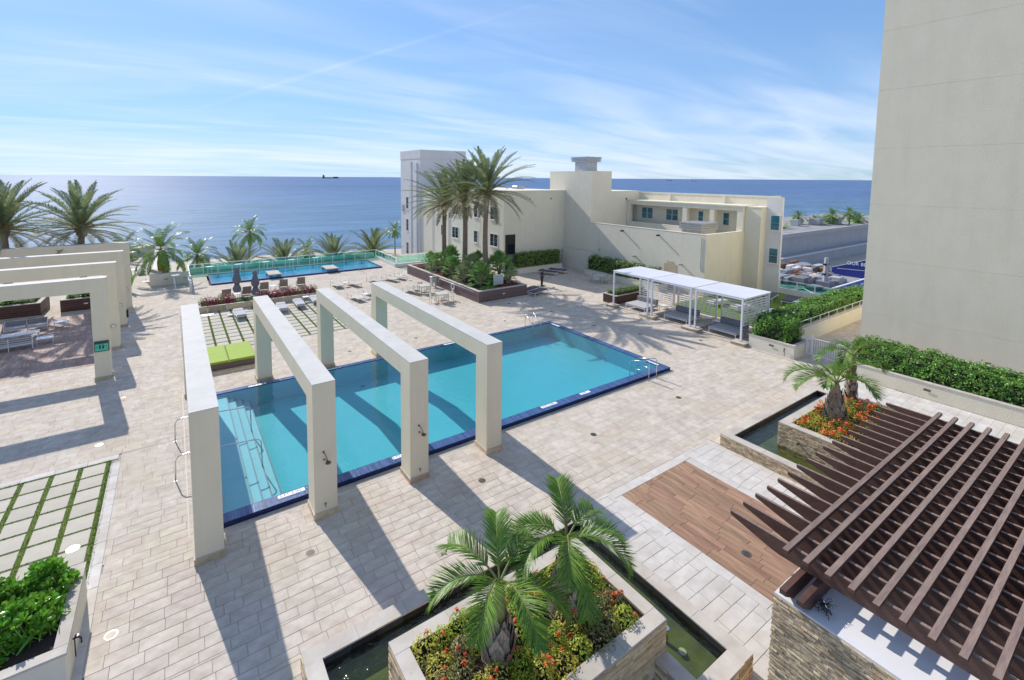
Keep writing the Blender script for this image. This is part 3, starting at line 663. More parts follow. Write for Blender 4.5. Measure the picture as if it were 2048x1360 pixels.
for i, y in enumerate(LPY):
    lab = ('nearest','second','third','farthest')[i]
    t = thing('portal_frame', 'wide cream portal over the lounge terrace at the left, %s from the camera' % lab if i else 'wide cream portal over the lounge terrace, nearest one, bearing the green sign', 'portal', (-4.95,y,0), 'cream portals over the lounge terrace')
    H, u = 5.30, 4.60
    for x0 in (-15.9,-5.0):
        m = MB(); m.box(x0,x0+.66,y,y+.62,0,u+.001); m.build('column', 'stucco_portal', t); plinth(t, x0,x0+.66,y,y+.62)
    m = MB(); m.box(-15.9,-4.34,y,y+.62,u+.001,H-.02); m.build('beam', 'stucco_portal', t)
    m = MB(); m.box(-15.902,-4.338,y-.002,y+.622,H-.02,H); m.build('top_coating', 'cap', t)
# wall lamps on the left columns
p = proto('wall_lamp'); m = MB(); m.box(-.09,.09,-.1,0,0,.2); m.build('housing', 'galv', p); m = MB(); m.box(-.07,.07,-.115,-.1,.03,.17); m.build('lens', 'lamp_white', p); m = MB(); m.box(-.28,-.2,-.06,0,0,.14); m.box(-.2,-.09,-.03,-.01,.06,.08); m.build('bracket', 'bronze', p)
spawn(p, [(-4.6,20.998,1.17+.2,0,'small grey wall lamp on the column of the second left portal'),(-4.62,25.998,1.5,0,'small grey wall lamp on the column of the third left portal'),(-4.6,31.098,1.55,0,'small grey wall lamp on the column of the farthest left portal')], 'lamp', 'lamps on the left portal columns')
# portal sign
t = thing('direction_sign', 'green restroom sign with two small figures on the column of the nearest left portal', 'sign', (-4.66,15.97,1.8))
m = MB(); m.box(-4.96,-4.36,15.93,15.998,1.52,2.06); m.build('frame', 'dark_green_paint', t)
m = MB(); m.box(-4.93,-4.39,15.921,15.929,1.56,1.92); f = m.build('face', 'sign_green', t)
for cx in (-4.73,-4.60):
    m = MB(); m.disc((cx, 0), .032, 15.90, 15.905, 12); m.v = [(a, c+.013, b+1.85) for a,b,c in m.v]
    m.prism([(cx-.045,1.80),(cx+.045,1.80),(cx+.02,1.66),(cx-.02,1.66)], 0, .005); m.v = [v if k < 24 else (v[0], 15.915+v[2], v[1]) for k, v in enumerate(m.v)]
    m.build('figure', 'black_paint', f)
m = MB(); m.box(-4.89,-4.82,15.914,15.92,1.76,1.78); m.prism([(-4.91,1.77),(-4.88,1.80),(-4.88,1.74)], 0,.005); m.v = [v if k < 8 else (v[0], 15.915+v[2], v[1]) for k, v in enumerate(m.v)]; m.build('arrow', 'dark_green_paint', f)
m = MB(); m.box(-4.54,-4.44,15.914,15.92,1.78,1.80); m.build('lettering_line', 'dark_green_paint', f)
# black phone box on second column
t = thing('intercom', 'slim black box mounted on the side of the third left portal column', 'intercom', (-4.33,26.2,1.4))
m = MB(); m.bevbox(-4.338,-4.22,26.05,26.3,.62,1.15,.02); m.build('casing', 'black', t); m = MB(); m.box(-4.222,-4.215,26.09,26.26,.72,.95); m.build('panel', 'galv', t)
# showers and taps on the near columns
for x, lab, zc in ((2.30,'second portal',1.95),(5.52,'third portal',1.85)):
    t = thing('shower', 'bronze outdoor shower head on the column of the %s' % lab, 'shower', (x,0,zc), 'outdoor showers on the portal columns')
    m = MB(); m.tube([(x-.05,-.001,zc+.14),(x-.05,-.08,zc+.15),(x-.02,-.2,zc+.06),(x+.02,-.24,zc-.08)], .014, 6); m.build('arm', 'bronze', t, smooth=True)
    m = MB(); m.disc((x+.02,-.24),.085,zc-.115,zc-.085,14); m.build('shower_head', 'bronze', t)
    m = MB(); m.disc((x+.03,-.06),.03,zc-.16,zc-.13,8); m.box(x-.07,x-.01,-.03,-.001,zc-.12,zc-.08); m.box(x-.08,x-.03,-.035,-.001,zc+.12,zc+.17); m.build('valve', 'bronze', t)
    t = thing('foot_tap', 'small bronze foot tap low on the column of the %s' % lab, 'tap', (x-.04,0,.4), 'foot taps on the portal columns')
    m = MB(); m.tube([(x-.04,-.001,.42),(x-.04,-.07,.42),(x-.04,-.09,.36)], .014, 6); m.build('spout', 'bronze', t, smooth=True); m = MB(); m.disc((x-.04,-.06),.03,.435,.455,8); m.build('handle', 'bronze', t)

# ------------------------------------------------------------------ railings in the pool
def handrail(y, lab):
    t = thing('handrail', lab, 'handrail', (-1.55,y,0), 'steel handrails at the pool steps')
    m = MB(); m.tube([(-1.62,y,0),(-1.60,y,.72),(-1.52,y,.86),(-1.35,y,.90),(.75,y,.74),(1.0,y,.70),(1.10,y,.60),(1.12,y,-.55)], .022, 8); m.build('rail', 'steel', t, smooth=True)
    m = MB(); m.tube([(-.55,y,.82),(-.55,y,.14)], .02, 8); m.build('post', 'steel', t, smooth=True)
    m = MB(); m.disc((-1.62,y),.05,0,.012,12); m.build('flange', 'steel', t)
handrail(7.35, 'steel handrail over the pool steps, the farther of the pair'); handrail(4.45, 'steel handrail over the pool steps, the nearer of the pair')
def ladder(cx, cy, inward, lab, hgt=.9, sp=.7):
    t = thing('pool_ladder', lab, 'ladder', (cx,cy,0), 'stainless pool ladders')
    for s in (-1, 1):
        x = cx+s*sp/2; d = inward
        m = MB(); m.tube([(x,cy,0),(x,cy,hgt-.1),(x,cy+d*.08,hgt),(x,cy+d*.75,hgt*.45),(x,cy+d*.85,hgt*.25),(x,cy+d*.87,-.55)], .022, 8); m.build('rail', 'steel', t, smooth=True)
    for z in (-.05,-.3):
        m = MB(); m.box(cx-sp/2,cx+sp/2,cy+inward*.87-.05,cy+inward*.87+.05,z-.015,z+.015); m.build('tread', 'steel', t)
ladder(19.62, 11.32, -1, 'stainless pool ladder at the far right corner of the pool')
t = thing('grab_rails', 'pair of square steel grab rails stepping over the near right corner of the pool', 'handrail', (19.4,.95,0))
for x in (19.05,19.68):
    m = MB(); m.tube([(x,.85,0),(x,.86,1.0),(x,.92,1.05),(x,2.0,.72),(x,2.06,.64),(x,2.06,-.4)], .022, 8); m.build('rail', 'steel', t, smooth=True)
    m = MB(); m.tube([(x,.87,.5),(x,2.04,.3)], .016, 6); m.build('brace', 'steel', t, smooth=True)
t = thing('pool_handrail', 'single thin steel handrail at the right end of the lap pool', 'handrail', (15.9,36.6,0))
m = MB(); m.tube([(15.9,36.7,0),(15.9,36.7,.95),(15.9,37.2,.9),(15.9,38.4,.2),(15.9,38.5,-.3)], .025, 6); m.build('rail', 'steel', t, smooth=True)
t = thing('post_rail', 'white bent steel handrail standing alone on the paving left of the lap pool', 'handrail', (-1.55,36.9,0))
m = MB(); m.tube([(-1.55,37.6,0),(-1.55,37.6,1.05),(-1.5,37.5,1.1),(-1.42,35.6,.5),(-1.4,35.5,0)], .03, 6); m.build('rail', 'white_metal', t, smooth=True)

# drains in the floor
p = proto('floor_drain'); m = MB(); m.disc((0,0),.13,-.015,.004,20); m.build('rim', 'bronze', p)
m = MB()
m.disc((0,0),.105,.004,.0055,18)
for k in range(5): m.box(-.085+.036*k,-.085+.036*k+.016,-.07,.07,.0056,.009)
m.build('grate', 'drain', p)
spawn(p, [(-2.9,-1.19,0,20,'large round floor drain left of the pool in front of the steps'),(1.52,-1.21,0,10,'round floor drain between the first and second portal shadows'),(7.31,-1.18,0,0,'round floor drain between the third and fourth portal columns'),(12.8,-1.19,0,50,'round floor drain halfway along the open pool edge'),(18.72,-1.09,0,0,'round floor drain near the grab rails of the pool'),(11.81,-7.84,.001,30,'round bronze drain set in the wood plank floor'),
 (-4.11,8.65,0,0,'round floor drain in the stripe of shadow above the slab lawn'),(-3.65,13.05,0,0,'round floor drain near the nearest left portal column',.7),(18.81,13.1,0,0,'round floor drain behind the pool beside the ladder',.8),(23.58,8.87,0,0,'round floor drain in palm shade right of the pool',.9),(23.38,13.13,0,0,'round floor drain between the pool and the brown planter',.9),(21.94,16.79,0,0,'round floor drain at the foot of the brown planter',.9),(11.67,10.5+2.7,0,0,'round floor drain behind the pool below the fourth portal',.9),(7.27,13.2,0,0,'round floor drain behind the pool below the third portal',.9),(33.11,21.1,0,0,'round floor drain in front of the shaded sun beds',.9),(27.2,3.0,0,0,'round floor drain by the right cabana posts',.9),(24.8,5.9,0,0,'round floor drain to the right of the pool corner',.9)], 'drain', 'round floor drains in the paving')
t = thing('floor_lamp', 'round frosted floor lamp set flush in the stepping slab lawn', 'lamp', (-4.07,2.52,0)); m = MB(); m.disc((-4.07,2.52),.14,-.01,.012,20); m.build('lens', 'lamp_white', t); m = MB(); m.disc((-4.07,2.52),.155,-.012,.006,20); m.build('ring', 'galv', t)

# ------------------------------------------------------------------ stone and board cladding
def clad_face(mb, axis, c, a0, a1, z0, z1, sgn, row, ln, depth, rr):
    """strips of split stone on a vertical face: axis 'x' = face x=c spanning y a0..a1, axis 'y' = face y=c spanning x"""
    z = z0
    while z < z1-.004:
        zt = min(z+row*rr.uniform(.7,1.3), z1); a = a0
        while a < a1-.01:
            b = min(a+ln*rr.uniform(.4,1.5), a1)
            if a1-b < .05: b = a1
            d = depth*rr.uniform(.15,1)
            lo, hi = (c, c+sgn*d) if sgn > 0 else (c+sgn*d, c)
            if axis == 'x': mb.box(lo,hi,a+.002,b-.002,z+.0015,zt-.0015,bottom=False)
            else: mb.box(a+.002,b-.002,lo,hi,z+.0015,zt-.0015,bottom=False)
            a = b
        z = zt
def slab_ring(t, x0,x1,y0,y1,w,z0,z1,mat,name='coping_slab',step=1.1,shade=None):
    def run(a, b):
        n = max(1, round((b-a)/step)); return [(a+(b-a)*k/n, a+(b-a)*(k+1)/n) for k in range(n)]
    ps = [(a,b,y1-w,y1) for a,b in run(x0,x1)]+[(a,b,y0,y0+w) for a,b in run(x0,x1)]+[(x0,x0+w,a,b) for a,b in run(y0+w,y1-w)]+[(x1-w,x1,a,b) for a,b in run(y0+w,y1-w)]
    for a,b,c,d in ps:
        m = MB(); m.bevbox(a+.0015,b-.0015,c+.0015,d-.0015,z0,z1,.004); m.build(name, mat, t)
def boards(t, x0,x1,y0,y1,z0,z1,mat,n=6,th=.02,sides='FLRB'):
    h = (z1-z0)/n
    for k in range(n):
        a, b = z0+k*h+.003, z0+(k+1)*h-.003
        if 'F' in sides: m = MB(); m.box(x0-th,x1+th,y0-th,y0,a,b); m.build('board', mat, t)
        if 'L' in sides: m = MB(); m.box(x0-th,x0,y0,y1,a,b); m.build('board', mat, t)
        if 'R' in sides: m = MB(); m.box(x1,x1+th,y0,y1,a,b); m.build('board', mat, t)
def planter(label, x0,x1,y0,y1,h,mat_face,cap,w=.3,group=None,sides='FLR',nb=6,capm='coping',soil=.12,step=1.4):
    t = thing('planter', label, 'planter', (x0,y0,0), group)
    m = MB(); m.box(x0,x1,y0,y0+w-.05,0,h-.05); m.box(x0,x1,y1-w+.05,y1,0,h-.05); m.box(x0,x0+w-.05,y0+w-.05,y1-w+.05,0,h-.05); m.box(x1-w+.05,x1,y0+w-.05,y1-w+.05,0,h-.05); m.build('wall', 'stucco' if mat_face != 'stucco_tower' else 'stucco_tower', t)
    if mat_face in ('dark_wood','purple_wood'): boards(t, x0,x1,y0,y1,.03,h-.05,mat_face,nb,sides=sides)
    slab_ring(t, x0-.03,x1+.03,y0-.03,y1+.03,w,h-.05,h,capm,'cap_slab',step)
    m = MB(); m.box(x0+w-.05,x1-w+.05,y0+w-.05,y1-w+.05,.02,h-soil); m.build('soil', 'soil', t)
    return t

# ------------------------------------------------------------------ fountains
def fountain(x0,x1,y0,y1,mirror,lab):
    """mirror=False: left (centre) fountain, channel on the right runs to the front; mirror=True the other way round"""
    t = thing('fountain_basin', lab, 'fountain', (x0,y0,0), 'fountain basins')
    X = (lambda x: x0+x1-x) if mirror else (lambda x: x)
    def bx(mb, a, b, c, d, e, f, **k): a, b = sorted((X(a), X(b))); mb.box(a,b,c,d,e,f,**k)
    zr = .47; rw = .34; rr = random.Random(11+mirror)
    px0,px1,py0,py1 = x0+1.40, x0+6.55, -8.53, -5.84      # planter footprint (unmirrored)
    ix1 = px1-.0
    # rim walls: back, left (short), right, front of right channel, inner wall beside right channel
    walls = [(x0,x1,y1-rw,y1),(x0,x0+rw,-7.2,y1-rw),(x0+rw,px0,-7.2,-6.86),(x1-rw,x1,y0,y1-rw),(px1-.34,x1-rw,y0,y0+rw),(px1-.34,px1,y0+rw,py0)]
    for a,b,c,d in walls:
        m = MB(); bx(m,a,b,c,d,0,zr-.035); m.build('wall', 'cladding', t)
        L = max(b-a, d-c); n = max(1, round(L/1.15))
        for k in range(n):
            m = MB(); e = .012
            if b-a > d-c: u, v = a+(b-a)*k/n, a+(b-a)*(k+1)/n; u, v = sorted((X(u), X(v))); m.bevbox(u+.0015,v-.0015,c-e,d+e,zr-.035,zr,.004)
            else: u, v = sorted((X(a-e), X(b+e))); m.bevbox(u,v,c+(d-c)*k/n+.0015,c+(d-c)*(k+1)/n-.0015,zr-.035,zr,.004)
            m.build('coping_slab', 'coping', t)
    st = MB()
    sg = 1 if mirror else -1
    clad_face(st,'x',X(x0),-7.2,y1,.005,zr-.04,sg,.035,.22,.022,rr)
    clad_face(st,'x',X(x1),y0,y1,.005,zr-.04,-sg,.035,.22,.022,rr)
    clad_face(st,'y',y0,min(X(px1-.34),X(x1)),max(X(px1-.34),X(x1)),.005,zr-.04,-1,.06,.35,.018,rr)
    clad_face(st,'x',X(px1-.34),y0,py0,.005,zr-.04,sg,.06,.35,.018,rr)
    st.build('stone_cladding', 'ledger', t, kind='stuff')
    # floor, inner tile band and water
    m = MB(); bx(m,x0+rw,x1-rw,py1,y1-rw,.0,.06); bx(m,px1,x1-rw,y0+rw,py1,.0,.06); bx(m,x0+rw,px0,-6.86,py1,.0,.06); m.build('basin_floor', 'algae', t)
    for a,b,c,d in ((x0+rw,x1-rw,y1-rw-.02,y1-rw),(x1-rw-.02,x1-rw,y0+rw,y1-rw-.02),(x0+rw,x0+rw+.02,-6.86,y1-rw-.02)):
        n = max(1, round(max(b-a,d-c)/.6))
        for k in range(n):
            m = MB()
            if b-a > d-c: bx(m,a+(b-a)*k/n+.003,a+(b-a)*(k+1)/n-.003,c,d,.06,zr-.05)
            else: bx(m,a,b,c+(d-c)*k/n+.003,c+(d-c)*(k+1)/n-.003,.06,zr-.05)
            m.build('tile', 'basin_tile', t)
    zw = .30; m = MB()
    for a,b,c,d in ((x0+rw+.02,x1-rw-.02,py1,y1-rw-.02),(px1,x1-rw-.02,y0+rw,py1),(x0+rw+.02,px0,-6.86,py1)):
        a, b = sorted((X(a), X(b))); m.quad((a,c,zw),(b,c,zw),(b,d,zw),(a,d,zw))
    m.build('water', 'pond_water', t)
    # raised planter inside
    q = thing('planter', 'tall stone clad planter inside the %s fountain, full of flowering shrubs' % ('right' if mirror else 'centre'), 'planter', (min(X(px0),X(px1)),py0,0), 'stone planters inside the fountains')
    a, b = sorted((X(px0), X(px1))); zp = 1.19
    m = MB(); m.box(a,b,py0,py0+.25,0,zp-.05); m.box(a,b,py1-.25,py1,0,zp-.05); m.box(a,a+.25,py0+.25,py1-.25,0,zp-.05); m.box(b-.25,b,py0+.25,py1-.25,0,zp-.05); m.build('wall', 'cladding', q)
    slab_ring(q,a-.015,b+.015,py0-.015,py1+.015,.32,zp-.05,zp,'coping','cap_slab',1.3)
    m = MB(); m.box(a+.25,b-.25,py0+.25,py1-.25,.02,zp-.16); m.build('soil', 'soil', q)
    st = MB(); rr = random.Random(31+mirror)
    big = not mirror
    row, ln, dp = (.075,.42,.03) if big else (.032,.2,.025)
    clad_face(st,'x',a,py0,py1,.04,zp-.055,-1,row,ln,dp,rr); clad_face(st,'x',b,py0,py1,.04,zp-.055,1,row,ln,dp,rr)
    clad_face(st,'y',py0,a,b,.04,zp-.055,-1,row,ln,dp,rr); clad_face(st,'y',py1,a,b,.04,zp-.055,1,row,ln,dp,rr)
    st.build('stone_cladding', 'cladding' if big else 'ledger', q, kind='stuff')
    # spouts on the channel side
    if mirror:
        for k, y in enumerate((-6.55,-7.5,-8.4)):
            m = MB(); m.tube([(a-.03,y,.66),(a-.14,y,.66)], .04, 10); m.build('spout', 'bronze', q)
            m = MB(); m.tube([(a-.14,y,.66),(a-.20,y,.60),(a-.24,y,.46),(a-.25,y,.30)], [.012,.010,.008,.006], 6); m.build('water_jet', 'glass_side', t)
    for (fx, fy) in ((px1+.55,-6.9),(px1+.62,-8.55),(x0+3.2,-5.3),(x0+.7,-5.6)):
        m = MB(); m.disc((X(fx),fy),.085,.062,.085,14); m.build('pond_light', 'lamp_white', t)
    m = MB(); cx, cy = X(px1+.50), -8.2; m.tube([(cx,cy,.06),(cx,cy,.38),(cx,cy,.42)], [.05,.05,.02], 10); m.build('pump_post', 'steel', t, smooth=True)
    m = MB(); m.disc((cx,cy),.075,.385,.415,14); m.build('pump_cap', 'steel', t)
    return t
fountain(.57,8.61,-9.6,-4.42,False,'low fountain basin with dark water round the centre flower planter, in the foreground')
fountain(16.47,24.0+.51,-9.6,-4.42,True,'low fountain basin with dark water and pipe spouts beside the pergola')

# ------------------------------------------------------------------ planters
planter('long brown board planter with three tall date palms, between lap pool and dining tables', 19.83,24.93,18.17,32.42,1.0,'purple_wood',True,.3)
planter('small maroon board planter with a clipped green hedge beside the left cabana', 29.2,33.4,11.70,13.08,.77,'dark_wood',True,.16,nb=5)
planter('left maroon board planter behind the lounge sofas', -16.0,-9.93,32.5,35.6,.99,'dark_wood',True,.3,sides='FR')
planter('right maroon board planter behind the lounge terrace, beside the column', -8.8,-5.4,32.6,35.6,.99,'dark_wood',True,.3)
planter('cream stucco planter with big leaved shrubs and a black tap in the near left corner', -7.2,-3.50,-2.31,.31,.95,'stucco',True,.24,capm='coping',step=1.2)
planter('low cream planter with a clipped hedge in front of the hotel doorway', 30.1,36.6,25.95,27.1,.63,'stucco',True,.18)
planter('low cream planter with a ragged hedge in front of the terrace wall', 36.2,37.75,12.8,22.1,.66,'stucco',True,.18)
planter('cream stucco planter with a rounded shrub beside the right cabana and the gate', 28.72,30.6,-1.82,.74,.82,'stucco',True,.2)
planter('long rough stucco planter with a hedge along the foot of the tall tower', 28.72,31.6,-12.5,-4.55,.80,'stucco_tower',True,.28)
t = planter('long brown travertine flower bed of red leaved plants behind the slab lawn', 0.02,9.15,27.0,28.85,.45,'stucco',True,.2)
rr = random.Random(77); st = MB(); clad_face(st,'y',27.0,.02,9.15,.01,.40,-1,.4,.9,.012,rr); clad_face(st,'x',.02,27.0,28.85,.01,.40,-1,.4,.9,.012,rr); st.build('stone_facing','cladding',t,kind='stuff')
for (x,y,z,ax,lab) in ((22.4,18.145,.5,'y','front of the long brown planter'),(-7.3,32.575,.55,'y','right maroon planter'),(-13.7,32.475,.5,'y','left maroon planter'),(19.8,26.9,.5,'x','side of the long brown planter'),(28.69,-.6,.48,'x','cream planter beside the gate'),(28.69,-7.6,.45,'x','planter of the tower hedge')):
    t = thing('step_light', 'small recessed rectangular light on the '+lab, 'lamp', (x,y,z), 'recessed lights on the planters')
    m = MB()
    if ax == 'y': m.box(x-.13,x+.13,y-.012,y+.002,z-.05,z+.05)
    else: m.box(x-.012,x+.002,y-.13,y+.13,z-.05,z+.05)
    m.build('frame','galv' if x < 28 else 'bronze',t)
    m = MB()
    if ax == 'y': m.box(x-.11,x+.11,y-.016,y-.013,z-.035,z+.035)
    else: m.box(x-.016,x-.013,y-.11,y+.11,z-.035,z+.035)
    m.build('lens','lamp_white' if x < 28 else 'drain',t)
def hose_tap(x,y,z,dx,lab):
    t = thing('hose_tap', lab, 'tap', (x,y,z))
    m = MB(); m.tube([(x,y,z),(x+dx*.10,y,z),(x+dx*.14,y,z-.05),(x+dx*.14,y,z-.16)], .018, 6); m.build('spout','black',t,smooth=True)
    m = MB(); m.disc((x+dx*.07,y),.04,z+.035,z+.05,8); m.tube([(x+dx*.07,y,z),(x+dx*.07,y,z+.04)],.01,5); m.build('handle','black',t)
    m = MB(); m.tube([(x+dx*.03,y,z-.02),(x+dx*.03,y,z-.42)],.013,5); m.build('pipe','black',t)
hose_tap(-3.485,-1.62,.62,1,'black garden tap on the side of the near left cream planter'); hose_tap(28.69,-1.35,.5,-1,'black garden tap on the cream planter beside the gate')
# gate, rails
t = thing('gate', 'white slatted metal gate between the rounded shrub planter and the tower hedge', 'gate', (30.05,-1.9,0))
gx, gy0, gy1 = 30.2, -4.5, -1.86
for z in (.12,1.12): m = MB(); m.box(gx-.02,gx+.02,gy0,gy1,z-.02,z+.02); m.build('rail','white_metal',t)
for y in (gy0,gy1,-2.15): m = MB(); m.box(gx-.03,gx+.03,y-.03,y+.03,0,1.25 if y!=gy1 else 1.2); m.build('post','white_metal',t)
k = gy0+.11
while k < gy1-.05: m = MB(); m.box(gx-.01,gx+.01,k-.01,k+.01,.141,1.099); m.build('bar','white_metal',t); k += .11
t = thing('ramp_wall', 'low cream wall with white mesh railing and hedge along the shaded side passage', 'wall', (30.6,-.8,0))
m = MB(); m.box(30.602,46.5,-.8,-.55,0,1.0); m.build('wall','stucco',t)
m = MB(); m.box(30.602,46.5,-.83,-.52,1.0,1.03); m.build('cap','coping',t)
for z in (1.05,1.44): m = MB(); m.box(30.6,46.5,-.79,-.76,z,z+.025); m.build('rail','white_metal',t)
k = 30.7
while k < 46.4: m = MB(); m.box(k-.02,k+.02,-.795,-.755,1.03,1.46); m.build('post','white_metal',t); k += 1.35
m = MB(); m.box(30.602,45.6,-.55,1.1,0,.75); m.build('soil_bed','soil',t)
m = MB(); m.box(30.602,45.6,1.1,1.25,0,.85); m.build('back_wall','stucco',t)

# ------------------------------------------------------------------ green daybed platform
t = thing('daybed', 'big lime green double daybed on a brown timber base behind the leftmost portal', 'daybed', (.7,15.2,0))
for a, b in ((-.88,.895),(.925,2.24)):
    m = MB(); m.bevbox(a,b,14.05,16.85,.38,.52,.03); m.build('cushion','lime',t)
m = MB(); m.box(-.86,2.22,14.08,16.8,.06,.378); m.build('base','dark_wood',t)
for k in range(4): m = MB(); m.box(-.875,2.235,14.05,14.078,.065+.078*k,.065+.078*k+.073); m.build('board','purple_wood',t)
m = MB(); m.box(-1.0,2.3,13.6,16.9,.0,.055); m.build('plinth','cladding',t)

# ------------------------------------------------------------------ pergola bar hut
def pergola():
    t = thing('pergola', 'large dark brown timber pergola with crossed battens over the bar in the right foreground', 'pergola', (12.65,-10.4,0))
    zt = 3.60; dp = .30; xs = [8.23+.4895*i for i in range(19)]
    for i, x in enumerate(xs):
        m = MB(); w = .034; yt = -9.2+rnd.uniform(-.02,.02); ye = -19.5
        prof = [(yt,zt),(yt,zt-.06),(yt-.03,zt-.085),(-10.0,zt-dp+.02),(-10.15,zt-dp),(ye,zt-dp),(ye,zt)]
        n = len(prof); m.v = [(x-w,y,z) for y,z in prof]+[(x+w,y,z) for y,z in prof]
        m.face(range(n)); m.face(range(2*n-1,n-1,-1))
        for k in range(n): m.face((k, k+n, (k+1)%n+n, (k+1)%n))
        m.build('rafter','pergola',t)
        # top edge of the rafter, sunlight put into its lighter colour
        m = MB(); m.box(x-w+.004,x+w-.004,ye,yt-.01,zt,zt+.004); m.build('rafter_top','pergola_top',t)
    k = 0; y = -10.30
    while y > -19.3:
        x0 = 7.93+rnd.uniform(-.02,.02)
        m = MB(); m.box(x0,17.42,y-.095,y,zt+.006,zt+.075); m.build('batten','pergola',t)
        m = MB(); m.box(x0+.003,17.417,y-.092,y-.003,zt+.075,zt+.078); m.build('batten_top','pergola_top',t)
        y -= .333; k += 1
    for yc in (-10.55,-10.82,-14.5,-18.6):
        m = MB(); prof = [(7.42,3.29),(7.42,3.20),(7.75,3.0),(17.6,3.0),(17.93,3.20),(17.93,3.29)]; n = 6; w = .05
        m.v = [(x,yc-w,z) for x,z in prof]+[(x,yc+w,z) for x,z in prof]; m.face(range(n-1,-1,-1)); m.face(range(n,2*n))
        for k in range(n): m.face((k,(k+1)%n,(k+1)%n+n,k+n))
        m.build('beam','pergola',t)
    t2 = thing('bar_building', 'ledger stone bar building with a white roof edge beneath the pergola', 'bar building', (7.64,-10.33,0))
    for a, b in ((7.64,9.3),(16.0,17.66)):
        m = MB(); m.box(a,b,-19.5,-10.33,0,2.93); m.build('wall','cladding',t2)
        m = MB(); m.box(a-.0,b+.0,-19.5,-10.33,2.93,2.965); m.build('roof_slab','stucco_white',t2)
    m = MB(); m.box(9.302,15.998,-19.5,-11.3,2.45,2.55); m.build('dark_roof','basin_tile',t2)  # dark sheet added to stand in for shade beneath the pergola
    m = MB(); m.box(9.302,15.998,-12.0,-11.4,0,1.1); m.build('counter','dark_wood',t2)
    rr = random.Random(5); st = MB()
    clad_face(st,'x',7.64,-19.0,-10.33,.01,2.925,-1,.030,.17,.028,rr); st.build('ledger_stone','ledger',t2,kind='stuff')
    st = MB(); clad_face(st,'y',-10.33,7.64,9.3,.01,2.925,1,.036,.26,.03,rr); st.build('ledger_stone','ledger',t2,kind='stuff')
pergola()
# dried creeper at the beam end
t = thing('dry_vine', 'small tangle of black dry twigs hanging at the pergola beam end', 'vine', (7.95,-11.0,2.97)); m = MB()
for k in range(40):
    p0 = Vector((7.95+rnd.uniform(-.12,.12), -10.98+rnd.uniform(-.1,.1), 2.99+rnd.uniform(0,.12))); p1 = p0+Vector((rnd.uniform(-.12,.12), rnd.uniform(-.14,.08), rnd.uniform(-.02,.10))); m.tube([p0,(p0+p1)/2+Vector((0,0,.04)),p1],.006,4)
m.build('twigs','black',t)

# ------------------------------------------------------------------ cabanas
def cabanas():
    ys = [(11.54,8.26),(7.90,4.76),(4.37,1.22)]; x0, x1 = 28.70, 32.02; H = 2.85
    labs = ('left white cabana with canvas roof and slatted back','middle white cabana with canvas roof and slatted back','right white cabana with canvas roof and slatted back and side')
    for i, (ya, yb) in enumerate(ys):
        t = thing('cabana', labs[i], 'cabana', ((x0+x1)/2,(ya+yb)/2,0), 'white cabanas in a row')
        for x in (x0,x1):
            for y in (ya,yb): m = MB(); m.box(x-.05,x+.05,y-.05,y+.05,.2,H); m.build('post','white_metal',t); m = MB(); m.box(x-.09,x+.09,y-.09,y+.09,.202,.215); m.build('foot_plate','galv',t)
        for y in (ya,yb): m = MB(); m.box(x0-.05,x1+.05,y-.05,y+.05,H,H+.12); m.build('frame_beam','white_metal',t)
        for x in (x0,x1): m = MB(); m.box(x-.05,x+.05,yb+.05,ya-.05,H,H+.12); m.build('frame_beam','white_metal',t)
        m = MB(); nx, ny = 6, 6                                   # canvas sagging a little
        for a in range(nx+1):
            for b in range(ny+1):
                u, v = a/nx, b/ny; m.v.append((x0-.06+u*(x1-x0+.12), yb-.15+v*(ya-yb+.30), H+.135-.05*math.sin(math.pi*u)*math.sin(math.pi*v)))
        for a in range(nx):
            for b in range(ny): q = a*(ny+1)+b; m.face((q,q+ny+1,q+ny+2,q+1))
        cv = m.build('canopy','canvas',t,smooth=True)
        z = .32
        while z < H-.1:
            m = MB(); m.box(x1-.015,x1+.015,yb+.05,ya-.05,z,z+.075); m.build('slat','white_metal',t)
            if i == 2: m = MB(); m.box(x0+1.3 if False else x0+.05,x1-.05,yb-.012,yb+.012,z,z+.075); m.build('slat','white_metal',t) if z > 1.0 else None
            z += .165
    for n_, (x, y, wy, lab) in enumerate(((28.7,11.54,.45,'left front'),(28.7,8.08,.8,'second front'),(28.7,4.56,.8,'third front'),(28.7,1.22,.45,'right front'),(32.0,8.08,.8,'left rear'),(32.0,4.56,.8,'right rear'))):
        t = thing('footing', 'low travertine block under the %s cabana posts' % lab, 'footing', (x,y,0), 'travertine blocks under the cabana posts')
        m = MB(); m.box(x-.42,x+.25,y-wy/2-.2,y+wy/2+.2,0,.165); m.build('block','cladding',t)
        m = MB(); m.bevbox(x-.45,x+.28,y-wy/2-.23,y+wy/2+.23,.165,.2,.006); m.build('cap','coping',t)
    for n_, y in enumerate((8.08,4.56)):
        t = thing('low_kerb', 'low kerb between the %s cabana bays' % ('left and middle','middle and right')[n_], 'kerb', (30.4,y,0)); m = MB(); m.box(28.99,31.55,y-.28,y+.28,0,.16); m.build('body','cladding',t); m = MB(); m.bevbox(28.985,31.57,y-.3,y+.3,.16,.19,.006); m.build('cap','coping',t)
    m = MB(); m.box(28.42,28.46,-2.0,13.0,-.02,.003); struct(m,'cabana_channel','drain')
cabanas()

